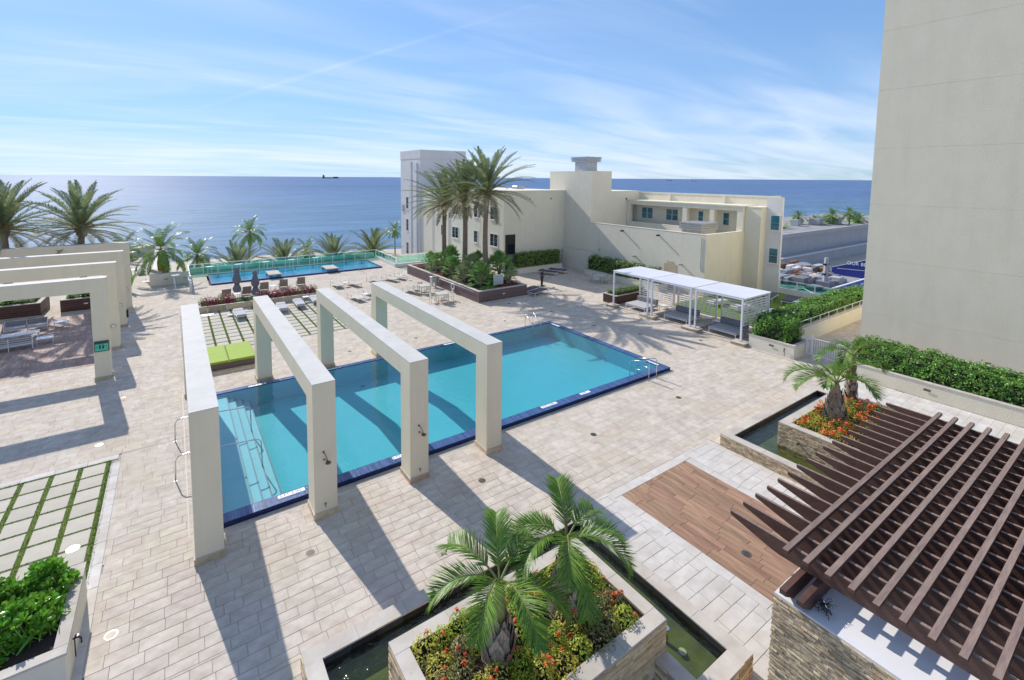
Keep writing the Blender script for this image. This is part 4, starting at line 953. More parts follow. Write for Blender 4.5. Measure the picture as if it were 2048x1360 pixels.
# ------------------------------------------------------------------ hotel building at the far right
def window(t, ax, c, a0, a1, z0, z1, sgn, cols, rows, glass='win_dark', rec=.06):
    """ax 'x': window in the plane x=c, spanning y a0..a1, outward direction sgn"""
    def bx(m, lo, hi, a, b, z, zz):
        lo, hi = sorted((c+sgn*lo, c+sgn*hi))
        if ax == 'x': m.box(lo,hi,a,b,z,zz)
        else: m.box(a,b,lo,hi,z,zz)
    m = MB(); f = .06
    bx(m,.002,.045,a0,a1,z0,z0+f); bx(m,.002,.045,a0,a1,z1-f,z1); bx(m,.002,.045,a0,a0+f,z0+f,z1-f); bx(m,.002,.045,a1-f,a1,z0+f,z1-f)
    ms = MB(); bx(ms,.002,.10,a0-.06,a1+.06,z0-.06,z0-.002); ms.build('sill','stucco',t)
    for k in range(1, cols): x = a0+(a1-a0)*k/cols; bx(m,.002,.04,x-.03,x+.03,z0+f,z1-f)
    w = m.build('window','win_frame',t)
    for i in range(cols):
        for j in range(rows):
            u0, u1 = a0+(a1-a0)*i/cols+.035, a0+(a1-a0)*(i+1)/cols-.035; v0, v1 = z0+f+(z1-z0-2*f)*j/rows+.015, z0+f+(z1-z0-2*f)*(j+1)/rows-.015
            m = MB(); bx(m,.004,.018,u0,u1,v0,v1); m.build('pane',glass,w)
def hotel():
    t = thing('hotel_building', 'rambling cream hotel building with teal windows, terrace wall and rooftop vents behind the cabanas', 'building', (38.05,23,0))
    def blk(x0,x1,y0,y1,z0,z1,mat='stucco',name='wall'): m = MB(); m.box(x0,x1,y0,y1,z0,z1); return m.build(name,mat,t)
    # wing with small dark windows
    wing = blk(29.0,38.048,27.3,47.66,-3,8.95); blk(28.97,38.08,27.27,47.66,8.95,9.07,name='parapet')
    for yc, w, cols in ((29.1,1.55,2),(32.9,.85,1),(37.75,1.6,2),(41.0,1.1,2)):
        for z0, z1 in ((5.73,7.22),(2.70,4.18)): window(t,'x',29.0,yc-w/2,yc+w/2,z0,z1,-1,cols,3)
    for y in (31.4,35.5,39.6): m = MB(); m.box(28.9,28.999,y-.22,y+.22,-3,8.94); m.build('pilaster','stucco',t)
    m = MB(); m.box(29.25,30.6,27.24,27.299,0,4.2); m.build('door','black',t); m = MB(); m.box(29.6,30.5,27.2,27.238,0,2.0); m.build('door_panel','door_grey',t); m = MB(); m.box(29.6,30.5,27.2,27.238,2.05,3.1); m.build('door_panel','win_dark',t)  # black sheet stands in for the shade inside the open doorway
    for x in (32.6,35.8): m = MB(); m.tube([(x,27.299,8.1),(x,27.22,8.1)],.08,8); m.build('scupper','black',t)
    m = MB(); m.bevbox(35.2,36.4,33.0,34.0,8.95,9.45,.05); m.build('roof_unit','galv',t)
    for y in (30.9,34.6,43.0): m = MB(); m.tube([(28.94,y+1.0,8.6),(28.94,y+1.0,.2)],.035,6); m.build('downpipe','stucco_white',t)
    # corner stair tower, taller, with pilasters
    for (a,b,c,d,z) in ((28.9,36.5,47.67,54.6,14.0),): m = MB(); m.box(a,b,c,d,-14,z); m.build('tower','stucco_white',t)
    m = MB(); m.box(28.86,36.58,47.6,54.66,13.2,14.45); m.build('parapet','stucco_white',t)
    m = MB(); m.box(28.72,28.899,48.6,49.8,-14,12.6); m.box(28.72,28.899,50.5,51.3,-14,12.8); m.build('pilaster','stucco_white',t)
    m = MB(); m.box(28.8,28.899,53.4,54.1,5.2,6.2); m.build('vent_grille','galv',t)
    for z0 in (-1.4,2.2,5.6): window(t,'x',28.9,51.7,52.6,z0,z0+1.9,-1,1,3)
    # chimney block
    blk(38.05,41.30,23.09,30.0,0,11.3)
    m = MB(); m.box(39.2,40.9,25.0,26.9,11.301,12.4); m.build('vent_body','galv',t)
    for k in range(4): m = MB(); m.box(38.9-.02*k,41.2+.02*k,24.7-.02*k,27.2+.02*k,12.402+.15*k,12.53+.15*k); m.build('vent_louvre','galv',t)
    blk(41.302,46.338,23.09,27.3,0,8.92); blk(41.27,46.34,23.06,27.3,8.92,9.02,name='parapet')
    m = MB(); m.box(44.15,46.3,23.04,23.088,5.5,7.36); m.build('recess','coping_shade',t)  # flat darker panel, the notch's shade put into its colour
    m = MB(); m.tube([(43.9,23.088,8.1),(43.9,22.98,8.1)],.09,8); m.build('scupper','black',t)
    # sea side block with loggia
    blk(46.34,51,12.5,23.088,-14,8.75); blk(46.34,47.9,8.0,12.498,-14,8.75); m = MB(); m.box(46.30,46.55,7.97,23.05,8.75,8.90); m.box(46.55,47.93,7.97,8.2,8.75,8.90); m.build('parapet','stucco',t)
    blk(44.08,46.338,9.46,23.05,7.47,7.88,name='roof_slab')
    blk(44.0,46.338,9.4,23.05,7.88,7.99,name='roof_ledge')
    for y in (12.6,18.9): m = MB(); m.box(46.2,46.339,y-.15,y+.15,7.99,8.75); m.build('fin','stucco',t)
    for a, b in ((22.6,23.05),(15.27,15.80),(12.30,12.78),(9.46,10.04)):
        blk(44.1,44.55,a,b,4.5,7.469,name='pillar')
    blk(45.45,46.338,9.5,23.05,4.5,7.469,name='loggia_wall')
    for a, b, cols in ((20.4,22.0,2),(17.15,18.7,2),(14.2,14.85,1),(11.45,12.15,1)): window(t,'x',45.45,a,b,5.80,7.15,-1,cols,2,'win_teal')
    blk(44.102,44.35,15.82,22.58,4.5,5.45,name='parapet_wall')
    # terrace block
    blk(38.30,44.099,9.68,23.05,0,4.55,name='terrace')
    blk(38.05,38.298,9.43,23.085,0,5.53,name='terrace_wall'); blk(38.30,44.44,9.43,9.678,0,5.53,name='terrace_wall')
    m = MB(); m.box(38.03,38.32,9.41,23.085,5.53,5.57); m.box(38.32,44.1,9.41,9.70,5.53,5.57); m.build('coping','stucco',t)
    for y, z, L in ((18.52,5.04,.35),(14.19,5.03,.35),(21.64,2.65,.12),(16.87,2.6,.4),(11.66,2.57,.4)): m = MB(); m.tube([(38.05,y,z),(38.05-L,y,z)],.09,8); m.build('scupper','black' if L == .35 else 'galv',t)
    m = MB(); m.tube([(38.0,9.8,5.3),(38.0,9.8,2.4),(37.98,9.6,2.2)],.04,6); m.build('downpipe','galv',t)
    m = MB(); m.box(38.02,38.049,12.2,13.5,0,2.45); m.prism([(38.02,12.5),(38.049,12.5),(38.049,13.2),(38.02,13.2)],2.45,2.7); m.build('render_patch','patch',t)
    m = MB(); m.box(39.9,42.2,11.1,13.0,4.56,5.7); m.build('vent_body','galv',t)
    for k in range(4): m = MB(); m.box(39.7,42.4,10.9,13.2,5.702+.17*k,5.84+.17*k); m.build('vent_louvre','galv',t)
    # stepped end of the building
    blk(44.44,46.338,8.0,9.43,-3,7.80); blk(44.41,46.338,7.97,9.46,7.80,7.92,name='parapet')
    m = MB(); m.box(45.37,45.62,6.61,7.998,-14,8.85); m.build('end_tower','stucco_white',t)
    window(t,'x',45.37,6.75,7.6,5.75,7.2,-1,1,2,'win_teal'); window(t,'x',45.37,6.75,7.6,2.66,4.15,-1,1,2,'win_teal')
    for k,(y,z) in enumerate(((9.42,1.2),)):
        pass
    m = MB()
    t3 = thing('low_wall', 'low cream wall in shade standing off the hotel corner behind the sun beds', 'wall', (37.6,22.3,0))
    m.box(37.55,37.78,22.2,27.0,0,2.2); m.build('wall','stucco',t3); m = MB(); m.box(37.53,37.80,12.9,22.2,0,1.55); m.build('wall','stucco',t3)
hotel()
t = thing('tower_block', 'huge rough stucco tower wall with horizontal joints rising out of the picture at the right', 'building', (35,-2.93,0))
zs = [-1, 2.2, 5.6, 9.0, 12.4, 15.9, 19.4, 22.9, 26.4, 40]
for a, b in zip(zs, zs[1:]): m = MB(); m.box(35.0,55,-40,-2.93,a+.005,b-.005); m.build('wall_panel','stucco_tower',t)
m = MB(); m.box(35.02,54.9,-39.9,-2.95,-1,40); m.build('joint_core','stucco_tower',t)

# ------------------------------------------------------------------ glass balustrades
def balustrade(label, segs, ztop, zcurb, step, glass, cat='balustrade', curb=True, backwall=False):
    t = thing('glass_balustrade', label, cat, (*segs[0][0],0))
    for (x0,y0),(x1,y1) in segs:
        L = math.hypot(x1-x0,y1-y0); n = max(1, round(L/step)); ux, uy = (x1-x0)/L, (y1-y0)/L; rz = math.atan2(uy,ux)
        for k in range(n+1):
            m = MB(); m.obox((x0+ux*L*k/n,y0+uy*L*k/n,(zcurb+ztop)/2),.025,.025,(ztop-zcurb)/2-.02,rz); m.build('post','white_metal',t)
        for k in range(n):
            c = (k+.5)*L/n; m = MB(); m.obox((x0+ux*c,y0+uy*c,(zcurb+ztop)/2-.02),L/n/2-.04,.008,(ztop-zcurb)/2-.05,rz); m.build('glass_pane',glass,t)
        m = MB(); m.obox(((x0+x1)/2,(y0+y1)/2,ztop),L/2+.03,.04,.022,rz); m.build('top_rail','white_metal',t)
        if curb and zcurb > .02: m = MB(); m.obox(((x0+x1)/2,(y0+y1)/2,zcurb/2-.01),L/2+.06,.10,zcurb/2-.01,rz); m.build('curb','stucco_white',t)
    return t
balustrade('long green glass balustrade with white rail behind the lap pool', [((-.25,43.4),(20.4,43.4))], 1.12, .03, 1.42, 'glass_green')
balustrade('short glass balustrade returning along the left end of the lap pool terrace', [((-.25,36.7),(-.25,43.3))], 1.14, .03, 1.1, 'glass_side')
balustrade('glass balustrade on a low curb at the right end of the lap pool terrace', [((20.4,43.3),(20.2,36.5))], 1.12, .42, 1.15, 'glass_side')
balustrade('pale glass screen between lap pool terrace and the brown planter', [((20.35,36.4),(28.6,36.4))], 1.35, .42, 1.3, 'glass_side')
balustrade('green glass balustrade on a low wall at the edge of the lawn', [((45.65,8.0),(45.65,-.5))], 1.22, .53, 1.35, 'glass_green')
m = MB(); m.box(-.1,20.4,44.05,44.3,0,.62); o = m.build('parapet_wall','stucco_white'); tag(o,'low white parapet seen through the green glass behind the lap pool','wall')
# white walls at the far left
t = thing('bar_wall', 'cream wall facing the camera with a high round table before it, left of the lap pool', 'wall', (-3.46,39.5,0))
m = MB(); m.box(-3.46,-.35,39.5,39.75,0,1.12); m.build('wall','stucco',t); m = MB(); m.box(-3.48,-.33,39.48,39.77,1.12,1.16); m.build('cap','coping',t)
t = thing('side_wall', 'bright white sunlit wall running towards the sea beside the coconut palm', 'wall', (-3.4,50,0))
m = MB(); m.box(-3.46,-2.45,39.77,61,0,1.14); m.build('wall','stucco_white',t)
t = thing('end_wall', 'cream wall closing the far left corner of the terrace', 'wall', (-8,61,0)); m = MB(); m.box(-22,-3.47,61,61.3,0,1.4); m.build('wall','stucco',t)
t = thing('rail_screen', 'white glazed screen edge at the left front end of the lap pool terrace', 'screen', (-.25,36.5,0)); m = MB(); m.box(-.34,-.16,34.9,36.6,0,.9); m.build('panel','stucco_white',t)

# ------------------------------------------------------------------ furniture
def proto_lounger(cush=None):
    p = proto('sun_lounger'); fr = 'cream_metal' if cush is None else 'white_metal'
    for s in (-1,1):
        x = s*.33
        m = MB(); m.tube([(x,-.98,0),(x,-.98,.27),(x,-.93,.31),(x,.98,.31),(x,1.0,.27),(x,1.0,0)],.022,6); m.build('side_frame',fr,p,smooth=True)
        m = MB(); m.tube([(x*1.02,.15,.31),(x*1.02,.30,.50),(x*1.02,.98,.50),(x*1.02,1.0,.31)],.016,5); m.build('armrest',fr,p,smooth=True) if cush is None else None
    m = MB(); m.box(-.33,.33,-1.0,-.96,.27,.31); m.build('crossbar',fr,p); m = MB(); m.box(-.33,.33,.96,1.0,.25,.29); m.build('crossbar',fr,p)
    if cush is None:
        m = MB(); m.box(-.31,.31,-.95,.95,.305,.325); m.build('sling','coping',p)
    else:
        m = MB(); m.bevbox(-.33,.33,-.99,.33,.32,.42,.03); m.build('mattress',cush,p); m = MB(); m.bevbox(-.33,.33,.34,1.0,.325,.43,.03); m.build('back_cushion',cush,p)
    return p
G1 = 'sun loungers on the paving between lap pool and dining tables'
spawn(proto_lounger(), [(11.5,30.2,0,0,'bare sling lounger just behind the beam of the third portal, left of a small table'),(13.0,29.9,0,12,'bare sling lounger right of the small side table, turned a little'),(11.5,24.6,0,8,'bare sling lounger nearest the third portal beam, in front of the row'),(13.2,25.2,0,14,'bare sling lounger next to a small white side table, half hidden by the fourth portal'),
 (15.3,30.2,0,14,'bare sling lounger partly hidden by the top of the fourth portal'),(16.9,30.1,0,16,'bare sling lounger behind the fourth portal top, next to the right end one'),(17.95,30.5,0,18,'bare sling lounger at the right end of the row beside umbrella bases'),(16.6,24.3,0,14,'bare sling lounger whose end shows past the fourth portal beam, near the dining tables')], 'sun lounger', G1)
spawn(proto_lounger('cushion'), [(2.55,24.4,0,2,'grey cushioned white lounger alone on the slab lawn, left of the second portal'),(5.55,24.6,0,-3,'grey cushioned white lounger on the slab lawn just right of the second portal'),(6.95,25.1,0,-2,'grey cushioned white lounger on the slab lawn in the middle of the open stretch'),(8.35,25.6,0,-4,'grey cushioned lounger at the right edge of the slab lawn, mostly behind the third portal'),(-4.5,47.0,0,10,'pale cushioned lounger by the bright white wall at the far left')], 'sun lounger', 'cushioned loungers on the slab lawn')
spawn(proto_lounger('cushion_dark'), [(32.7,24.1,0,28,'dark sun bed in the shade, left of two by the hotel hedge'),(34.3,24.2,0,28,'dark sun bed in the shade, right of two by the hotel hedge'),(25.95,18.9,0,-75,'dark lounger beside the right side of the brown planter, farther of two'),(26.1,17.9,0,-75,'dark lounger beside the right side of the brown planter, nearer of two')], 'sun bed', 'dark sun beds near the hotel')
G2 = 'dark cushioned beds on the lawn'
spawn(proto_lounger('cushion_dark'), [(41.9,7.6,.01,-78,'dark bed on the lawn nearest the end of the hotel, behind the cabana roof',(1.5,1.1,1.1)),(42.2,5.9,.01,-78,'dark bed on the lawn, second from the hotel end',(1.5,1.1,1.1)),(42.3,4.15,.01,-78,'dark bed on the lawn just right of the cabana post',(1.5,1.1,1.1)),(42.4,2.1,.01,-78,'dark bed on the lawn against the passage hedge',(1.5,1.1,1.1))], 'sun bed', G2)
spawn(proto_lounger('cushion'), [(36.6,7.2,.01,80,'pale lounger on the lawn seen through the slats of the left cabana'),(36.7,5.3,.01,80,'pale lounger on the lawn seen through the slats of the middle cabana'),(36.8,3.4,.01,80,'pale lounger on the lawn seen through the slats of the right cabana'),(36.8,1.5,.01,80,'pale lounger on the lawn seen through the side slats of the right cabana')], 'sun lounger', 'pale loungers on the lawn')
# raised back chairs behind the flower bed
p = proto('lounge_chair')
for s in (-1,1):
    x = s*.36; m = MB(); m.tube([(x,-.05,.34),(x,.0,.62),(x,.55,.62),(x,.60,0)],.022,5); m.build('arm','cream_metal',p,smooth=True)
    m = MB(); m.tube([(x,-.1,0),(x,-.1,.3),(x,1.5,.3),(x,1.52,0)],.02,5); m.build('side_frame','cream_metal',p,smooth=True)
m = MB(); m.v = [(-.35,0,.30),(.35,0,.30),(.35,-.38,1.02),(-.35,-.38,1.02),(-.35,.04,.30),(.35,.04,.30),(.35,-.34,1.03),(-.35,-.34,1.03)]
for f in ((3,2,1,0),(4,5,6,7),(0,1,5,4),(1,2,6,5),(2,3,7,6),(3,0,4,7)): m.face(f)
m.build('backrest','sling',p)
for k in range(5): m = MB(); m.box(-.35,.35,.06+.29*k,.31+.29*k,.31,.33); m.build('seat_slat','sling',p)
spawn(p, [(2.15,30.2,0,4,'taupe sling chair at the left end of the row behind the flower bed'),(3.75,30.4,0,2,'taupe sling chair between the two closed umbrellas'),(5.3,31.4,0,-3,'taupe sling chair right of the second umbrella, above the red leaves'),(7.0,31.7,0,-6,'taupe sling chair above the crimson part of the flower bed'),(8.6,31.9,0,-8,'taupe sling chair at the right end of the row behind the flower bed')], 'lounge chair', 'sling chairs behind the flower bed')
# side tables
p = proto('side_table'); m = MB(); m.bevbox(-.25,.25,-.25,.25,.40,.43,.008); m.build('table_top','white_metal',p)
for a in (-1,1):
    for b in (-1,1): m = MB(); m.box(a*.22-.014,a*.22+.014,b*.22-.014,b*.22+.014,0,.40); m.build('leg','white_metal',p)
spawn(p, [(12.25,29.9,0,6,'small white side table between the two loungers behind the third portal'),(12.35,24.6,0,10,'small white side table left of the half hidden lounger'),(4.35,25.4,0,0,'small white side table beside the slab lawn lounger left of the second portal'),(7.75,26.3,0,0,'small white side table at the right side of the slab lawn'),(2.95,30.4,0,0,'small white side table under the left closed umbrella'),(6.15,32.0,0,0,'small white side table in the middle of the sling chairs'),(-5.3,46.9,0,0,'small pale table at the far left by the end wall',1.3),
 (41.3,3.2,.01,0,'small white table on the lawn between the dark beds',1.2),(30.5,9.9,.0,0,'small white table beside the left cabana daybed'),(31.1,6.05-1.2,0,0,'small white table right of the middle cabana daybed'),(30.9,7.55,0,0,'small white table left of the middle cabana daybed'),(30.9,4.05,0,0,'small white table left of the right cabana daybed'),(31.2,8.6,0,0,'small white table right of the left cabana daybed')], 'side table', 'small white side tables')
# umbrella bases with short pole
p = proto('umbrella_base'); m = MB(); m.disc((0,0),.30,0,.05,20); m.disc((0,0),.22,.05,.07,20); m.build('base','white_metal',p); m = MB(); m.tube([(0,0,.05),(0,0,.42)],.03,8); m.build('sleeve','white_metal',p)
spawn(p, [(19.0,32.0,0,0,'empty white umbrella base beside the brown planter, farther of two'),(18.55,29.2,0,0,'empty white umbrella base beside the brown planter, nearer of two'),(16.6,24.9,0,0,'empty white umbrella base left of the far dining table'),(-3.85,42.0,0,0,'empty white umbrella base in front of the white wall at the far left'),(-5.0,25.0,0,0,'empty white umbrella base in the shade of the third left portal')], 'umbrella base', 'empty umbrella bases')
t = thing('umbrella_base', 'empty umbrella base with a wide dark grey disc in the corner of the slab lawn', 'umbrella base', (.55,26.25,0)); m = MB(); m.disc((.55,26.25),.46,0,.03,24); m.build('base','galv',t); m = MB(); m.tube([(.55,26.25,.03),(.55,26.25,.42)],.025,8); m.build('sleeve','steel',t)
t = thing('umbrella_base', 'white ball shaped umbrella base against the lone slab lawn lounger', 'umbrella base', (1.95,25.0,0)); m = MB(); m.disc((1.95,25.0),.19,0,.12,14); m.build('base','white_metal',t); m = MB(); m.tube([(1.95,25.0,.12),(1.95,25.0,.3)],.025,6); m.build('sleeve','white_metal',t)
def closed_umbrella(x,y,h,lab):
    t = thing('closed_umbrella', lab, 'umbrella', (x,y,0), 'closed charcoal umbrellas')
    m = MB(); m.disc((x,y),.3,0,.05,18); m.build('base','white_metal',t)
    m = MB(); m.tube([(x,y,.05),(x,y,h)],.022,6); m.build('pole','steel',t)
    m = MB(); n = 16; prof = [(h-.02,.02),(h-.12,.13),(h-.3,.20),(h-.42,.13),(h-.55,.17),(h-1.0,.29),(h-1.25,.27),(h-1.42,.16),(h-1.5,.17),(h-1.85,.30),(h-2.1,.24),(h-2.16,.10)]
    for z, r in prof:
        for k in range(n):
            a = 2*math.pi*k/n; rr_ = r*(1.0+(.22 if k%2 else -.12)); m.v.append((x+rr_*math.cos(a), y+rr_*math.sin(a), z))
    for i in range(len(prof)-1):
        for k in range(n): a = i*n+k; b = i*n+(k+1)%n; m.face((a,a+n,b+n,b))
    m.face(range(n)); m.build('canopy','umbrella',t,smooth=False)
    m = MB(); m.disc((x,y),.175,h-1.47,h-1.42,12); m.build('tie','black',t)
closed_umbrella(2.95,29.75,2.85,'closed charcoal umbrella between the first two sling chairs, left of two'); closed_umbrella(4.35,29.6,2.45,'closed charcoal umbrella right of the second sling chair, right of two')
# dining sets
def chair_proto(mat='cream_metal'):
    p = proto('dining_chair')
    for a in (-1,1):
        for b in (-1,1): m = MB(); m.box(a*.22-.015,a*.22+.015,b*.22-.015,b*.22+.015,0,.43 if b < 0 else .84); m.build('leg',mat,p)
        m = MB(); m.box(a*.23-.02,a*.23+.02,-.22,.24,.62,.65); m.build('armrest',mat,p); m = MB(); m.box(a*.22-.012,a*.22+.012,-.235,-.205,.43,.62); m.build('arm_post',mat,p)
    m = MB(); m.box(-.22,.22,-.22,.22,.42,.45); m.build('seat',mat,p)
    for k in range(3): m = MB(); m.box(-.205,.205,.205,.235,.52+.11*k,.60+.11*k); m.build('back_slat',mat,p)
    return p
sets = [(17.45,20.3,.95,'near dining table by the brown planter',-8),(17.5,23.7,.95,'far dining table by the brown planter',-4),(34.6,18.4,1.0,'shaded dining table by the ragged hedge',20)]
sp = []
for (x,y,w,lab,rz) in sets:
    for k, nm in enumerate(('right','far','left','near')):
        a = R(90*k+rz); sp.append((x+.78*math.cos(a), y+.78*math.sin(a), 0, rz+90*k-90, 'ivory dining chair on the %s side of the %s' % (nm, lab)))
spawn(chair_proto(), sp, 'chair', 'ivory dining chairs')
p = proto('dining_table'); 
for k in range(6): m = MB(); m.box(-.48+.162*k,-.48+.162*k+.152,-.48,.48,.71,.74); m.build('top_slat','cream_metal',p)
m = MB(); m.box(-.44,.44,-.46,-.42,.65,.708); m.build('apron','cream_metal',p); m = MB(); m.box(-.44,.44,.42,.46,.65,.708); m.build('apron','cream_metal',p)
for a in (-1,1):
    for b in (-1,1): m = MB(); m.box(a*.44-.025,a*.44+.025,b*.44-.025,b*.44+.025,0,.708); m.build('leg','cream_metal',p)
spawn(p, [(s[0],s[1],0,s[4],'square ivory slatted table, the '+s[3]) for s in sets], 'table', 'square dining tables')
# bar tables
p = proto('bar_table'); m = MB(); m.disc((0,0),.42,1.0,1.035,24); m.build('table_top','white_metal',p)
for k in range(4): a = R(45+90*k); m = MB(); m.tube([(.22*math.cos(a),.22*math.sin(a),1.0),(.28*math.cos(a),.28*math.sin(a),0)],.02,5); m.build('leg','white_metal',p)
spawn(p, [(-1.35,38.8,0,0,'high round white bar table before the cream wall')]+[(1.7+2.75*k,42.85,0,0,'white bar table between lap pool and glass, %s from the left' % n,(1,.55,.85)) for k, n in enumerate(('first','second','third','fourth','fifth'))], 'bar table', 'high round white tables')
p = proto('bar_stool'); m = MB(); m.disc((0,0),.18,.70,.73,12); m.build('seat','taupe' if 'taupe' in M else 'sling',p)
for k in range(4): a = R(45+90*k); m = MB(); m.tube([(.12*math.cos(a),.12*math.sin(a),.70),(.19*math.cos(a),.19*math.sin(a),0)],.015,5); m.build('leg','cream_metal',p)
m = MB(); m.tube([(-.15,.17,.72),(-.13,.2,.95),(.13,.2,.95),(.15,.17,.72)],.014,5); m.build('back_hoop','cream_metal',p)
spawn(p, [(-2.15,38.8,0,90,'bar stool left of the round bar table'),(-.6,38.7,0,-90,'bar stool right of the round bar table')]+[(2.5+2.75*k,42.8,0,20,'dark bar stool by the glass, %s from the left' % n,(1,.6,1)) for k, n in enumerate(('first','second','third','fourth','fifth'))], 'bar stool', 'bar stools')
# cabana daybeds
p = proto('cabana_daybed'); m = MB(); m.bevbox(-.85,.75,-.95,.95,.33,.45,.03); m.build('mattress','cushion',p)
m = MB(); m.bevbox(.58,.80,-.92,.92,.451,.86,.05); m.build('bolster','cushion_mid',p)
m = MB(); m.box(-.85,.80,-.95,.95,.29,.328); m.build('frame','white_metal',p)
for a in (-.80,.2,.74):
    for b in (-.9,.9): m = MB(); m.box(a-.02,a+.02,b-.02,b+.02,0,.29); m.build('leg','white_metal',p)
for b in (-.9,.9): m = MB(); m.box(-.80,.74,b-.015,b+.015,0,.025); m.build('runner','white_metal',p)
spawn(p, [(30.05,9.85-.05,0,0,'grey square daybed under the left cabana'),(30.05,6.25,0,0,'grey square daybed under the middle cabana'),(30.05,2.75,0,0,'grey square daybed under the right cabana')], 'daybed', 'grey daybeds under the cabanas')
# lounge sofas on the left
def sofa_proto():
    p = proto('lounge_sofa')
    m = MB(); m.box(-1.05,1.05,-.38,.38,.26,.30); m.build('frame','white_metal',p)
    for a in (-.525,.525): m = MB(); m.bevbox(a-.51,a+.51,-.36,.36,.30,.42,.03); m.build('seat_cushion','cushion',p); m = MB(); m.bevbox(a-.50,a+.50,.22,.36,.42,.74,.03); m.build('back_cushion','cushion_mid',p)
    for k in range(4): m = MB(); m.box(-1.05,1.05,.385,.41,.32+.115*k,.345+.115*k); m.build('back_slat','white_metal',p)
    for a in (-1.05,0,1.05): m = MB(); m.box(a-.02,a+.02,.38,.415,0,.74); m.build('back_post','white_metal',p)
    for a in (-1.06,1.06): m = MB(); m.tube([(a,-.38,0),(a,-.38,.56),(a,-.33,.6),(a,.36,.66)],.02,5); m.build('arm','white_metal',p,smooth=True)
    return p
spawn(sofa_proto(), [(-9.9,24.2,.0,187,'white framed grey sofa with its slatted back to the camera'),(-9.9,28.3,.0,7,'white framed grey two seat sofa facing the camera'),(-12.9,26.2,0,97,'white framed grey sofa at the left edge of the picture')], 'sofa', 'white framed lounge sofas')
p = proto('coffee_table'); m = MB(); m.bevbox(-.9,.9,-.42,.42,.36,.40,.01); m.build('table_top','white_metal',p)
for a in (-.82,.82):
    for b in (-.36,.36): m = MB(); m.box(a-.02,a+.02,b-.02,b+.02,0,.36); m.build('leg','white_metal',p)
spawn(p, [(-9.8,26.3,0,7,'long white coffee table between the two lounge sofas')], 'table', None) if False else spawn(p, [(-9.8,26.3,0,7,'long white coffee table between the two lounge sofas'),(-8.35,24.6,0,7,'square white low table at the end of the sofa nearest the camera',(.45,.8,1)),(-8.1,28.2,0,7,'square white low table at the end of the far lounge sofa',(.45,.8,1.1)),(-11.7,28.4,0,7,'square white low table at the left end of the far lounge sofa',(.45,.8,1.1))], 'table', 'white low tables in the lounge')
# rules board, life ring, pole, bin
t = thing('rules_board', 'blank looking pale grey notice board standing in the brown planter under a palm', 'sign', (22.6,19.3,1.0))
m = MB(); m.box(22.1,23.15,19.28,19.32,1.05,1.95); m.build('board','white_metal',t); m = MB(); m.box(22.14,23.11,19.27,19.279,1.09,1.91); f = m.build('face','sign_grey',t)
for k, (a, b) in enumerate(((.1,.75),(.12,.6),(.12,.7),(.12,.5),(.5,.85))): m = MB(); m.box(22.14+a,22.14+b,19.262,19.269,1.78-.13*k,1.80-.13*k); m.build('lettering_line','coping_shade',f)
for x in (22.25,23.0): m = MB(); m.box(x-.025,x+.025,19.33,19.37,.8,1.9); m.build('post','galv',t)
t = thing('life_ring', 'white life ring hanging on the brown planter behind the dining tables', 'life ring', (19.74,22.3,.62)); m = MB(); n = 20
m.tube([(19.70,22.3+.26*math.cos(2*math.pi*k/n),.62+.26*math.sin(2*math.pi*k/n)) for k in range(n+1)],.055,8,caps=False); m.build('ring','white_metal',t,smooth=True)
for k in range(4): a = math.pi/4+k*math.pi/2; m = MB(); m.obox((19.70,22.3+.26*math.cos(a),.62+.26*math.sin(a)),.06,.04,.04,0); m.build('band','coping_shade',t)
t = thing('rescue_pole', 'long white rescue pole hung along the side of the brown planter', 'pole', (19.74,21.9,.8)); m = MB(); m.tube([(19.74,25.2,.45),(19.74,24.9,.86),(19.74,18.9,.86)],.022,6); m.build('pole','white_metal',t,smooth=True)
t = thing('litter_bin', 'square grey litter bin beside the brown planter behind the far dining table', 'bin', (19.3,25.3,0)); m = MB(); m.bevbox(19.05,19.5,25.1,25.55,0,.95,.02); m.build('body','coping_shade',t); m = MB(); m.bevbox(19.02,19.53,25.07,25.58,.95,1.05,.02); m.build('lid','galv',t)

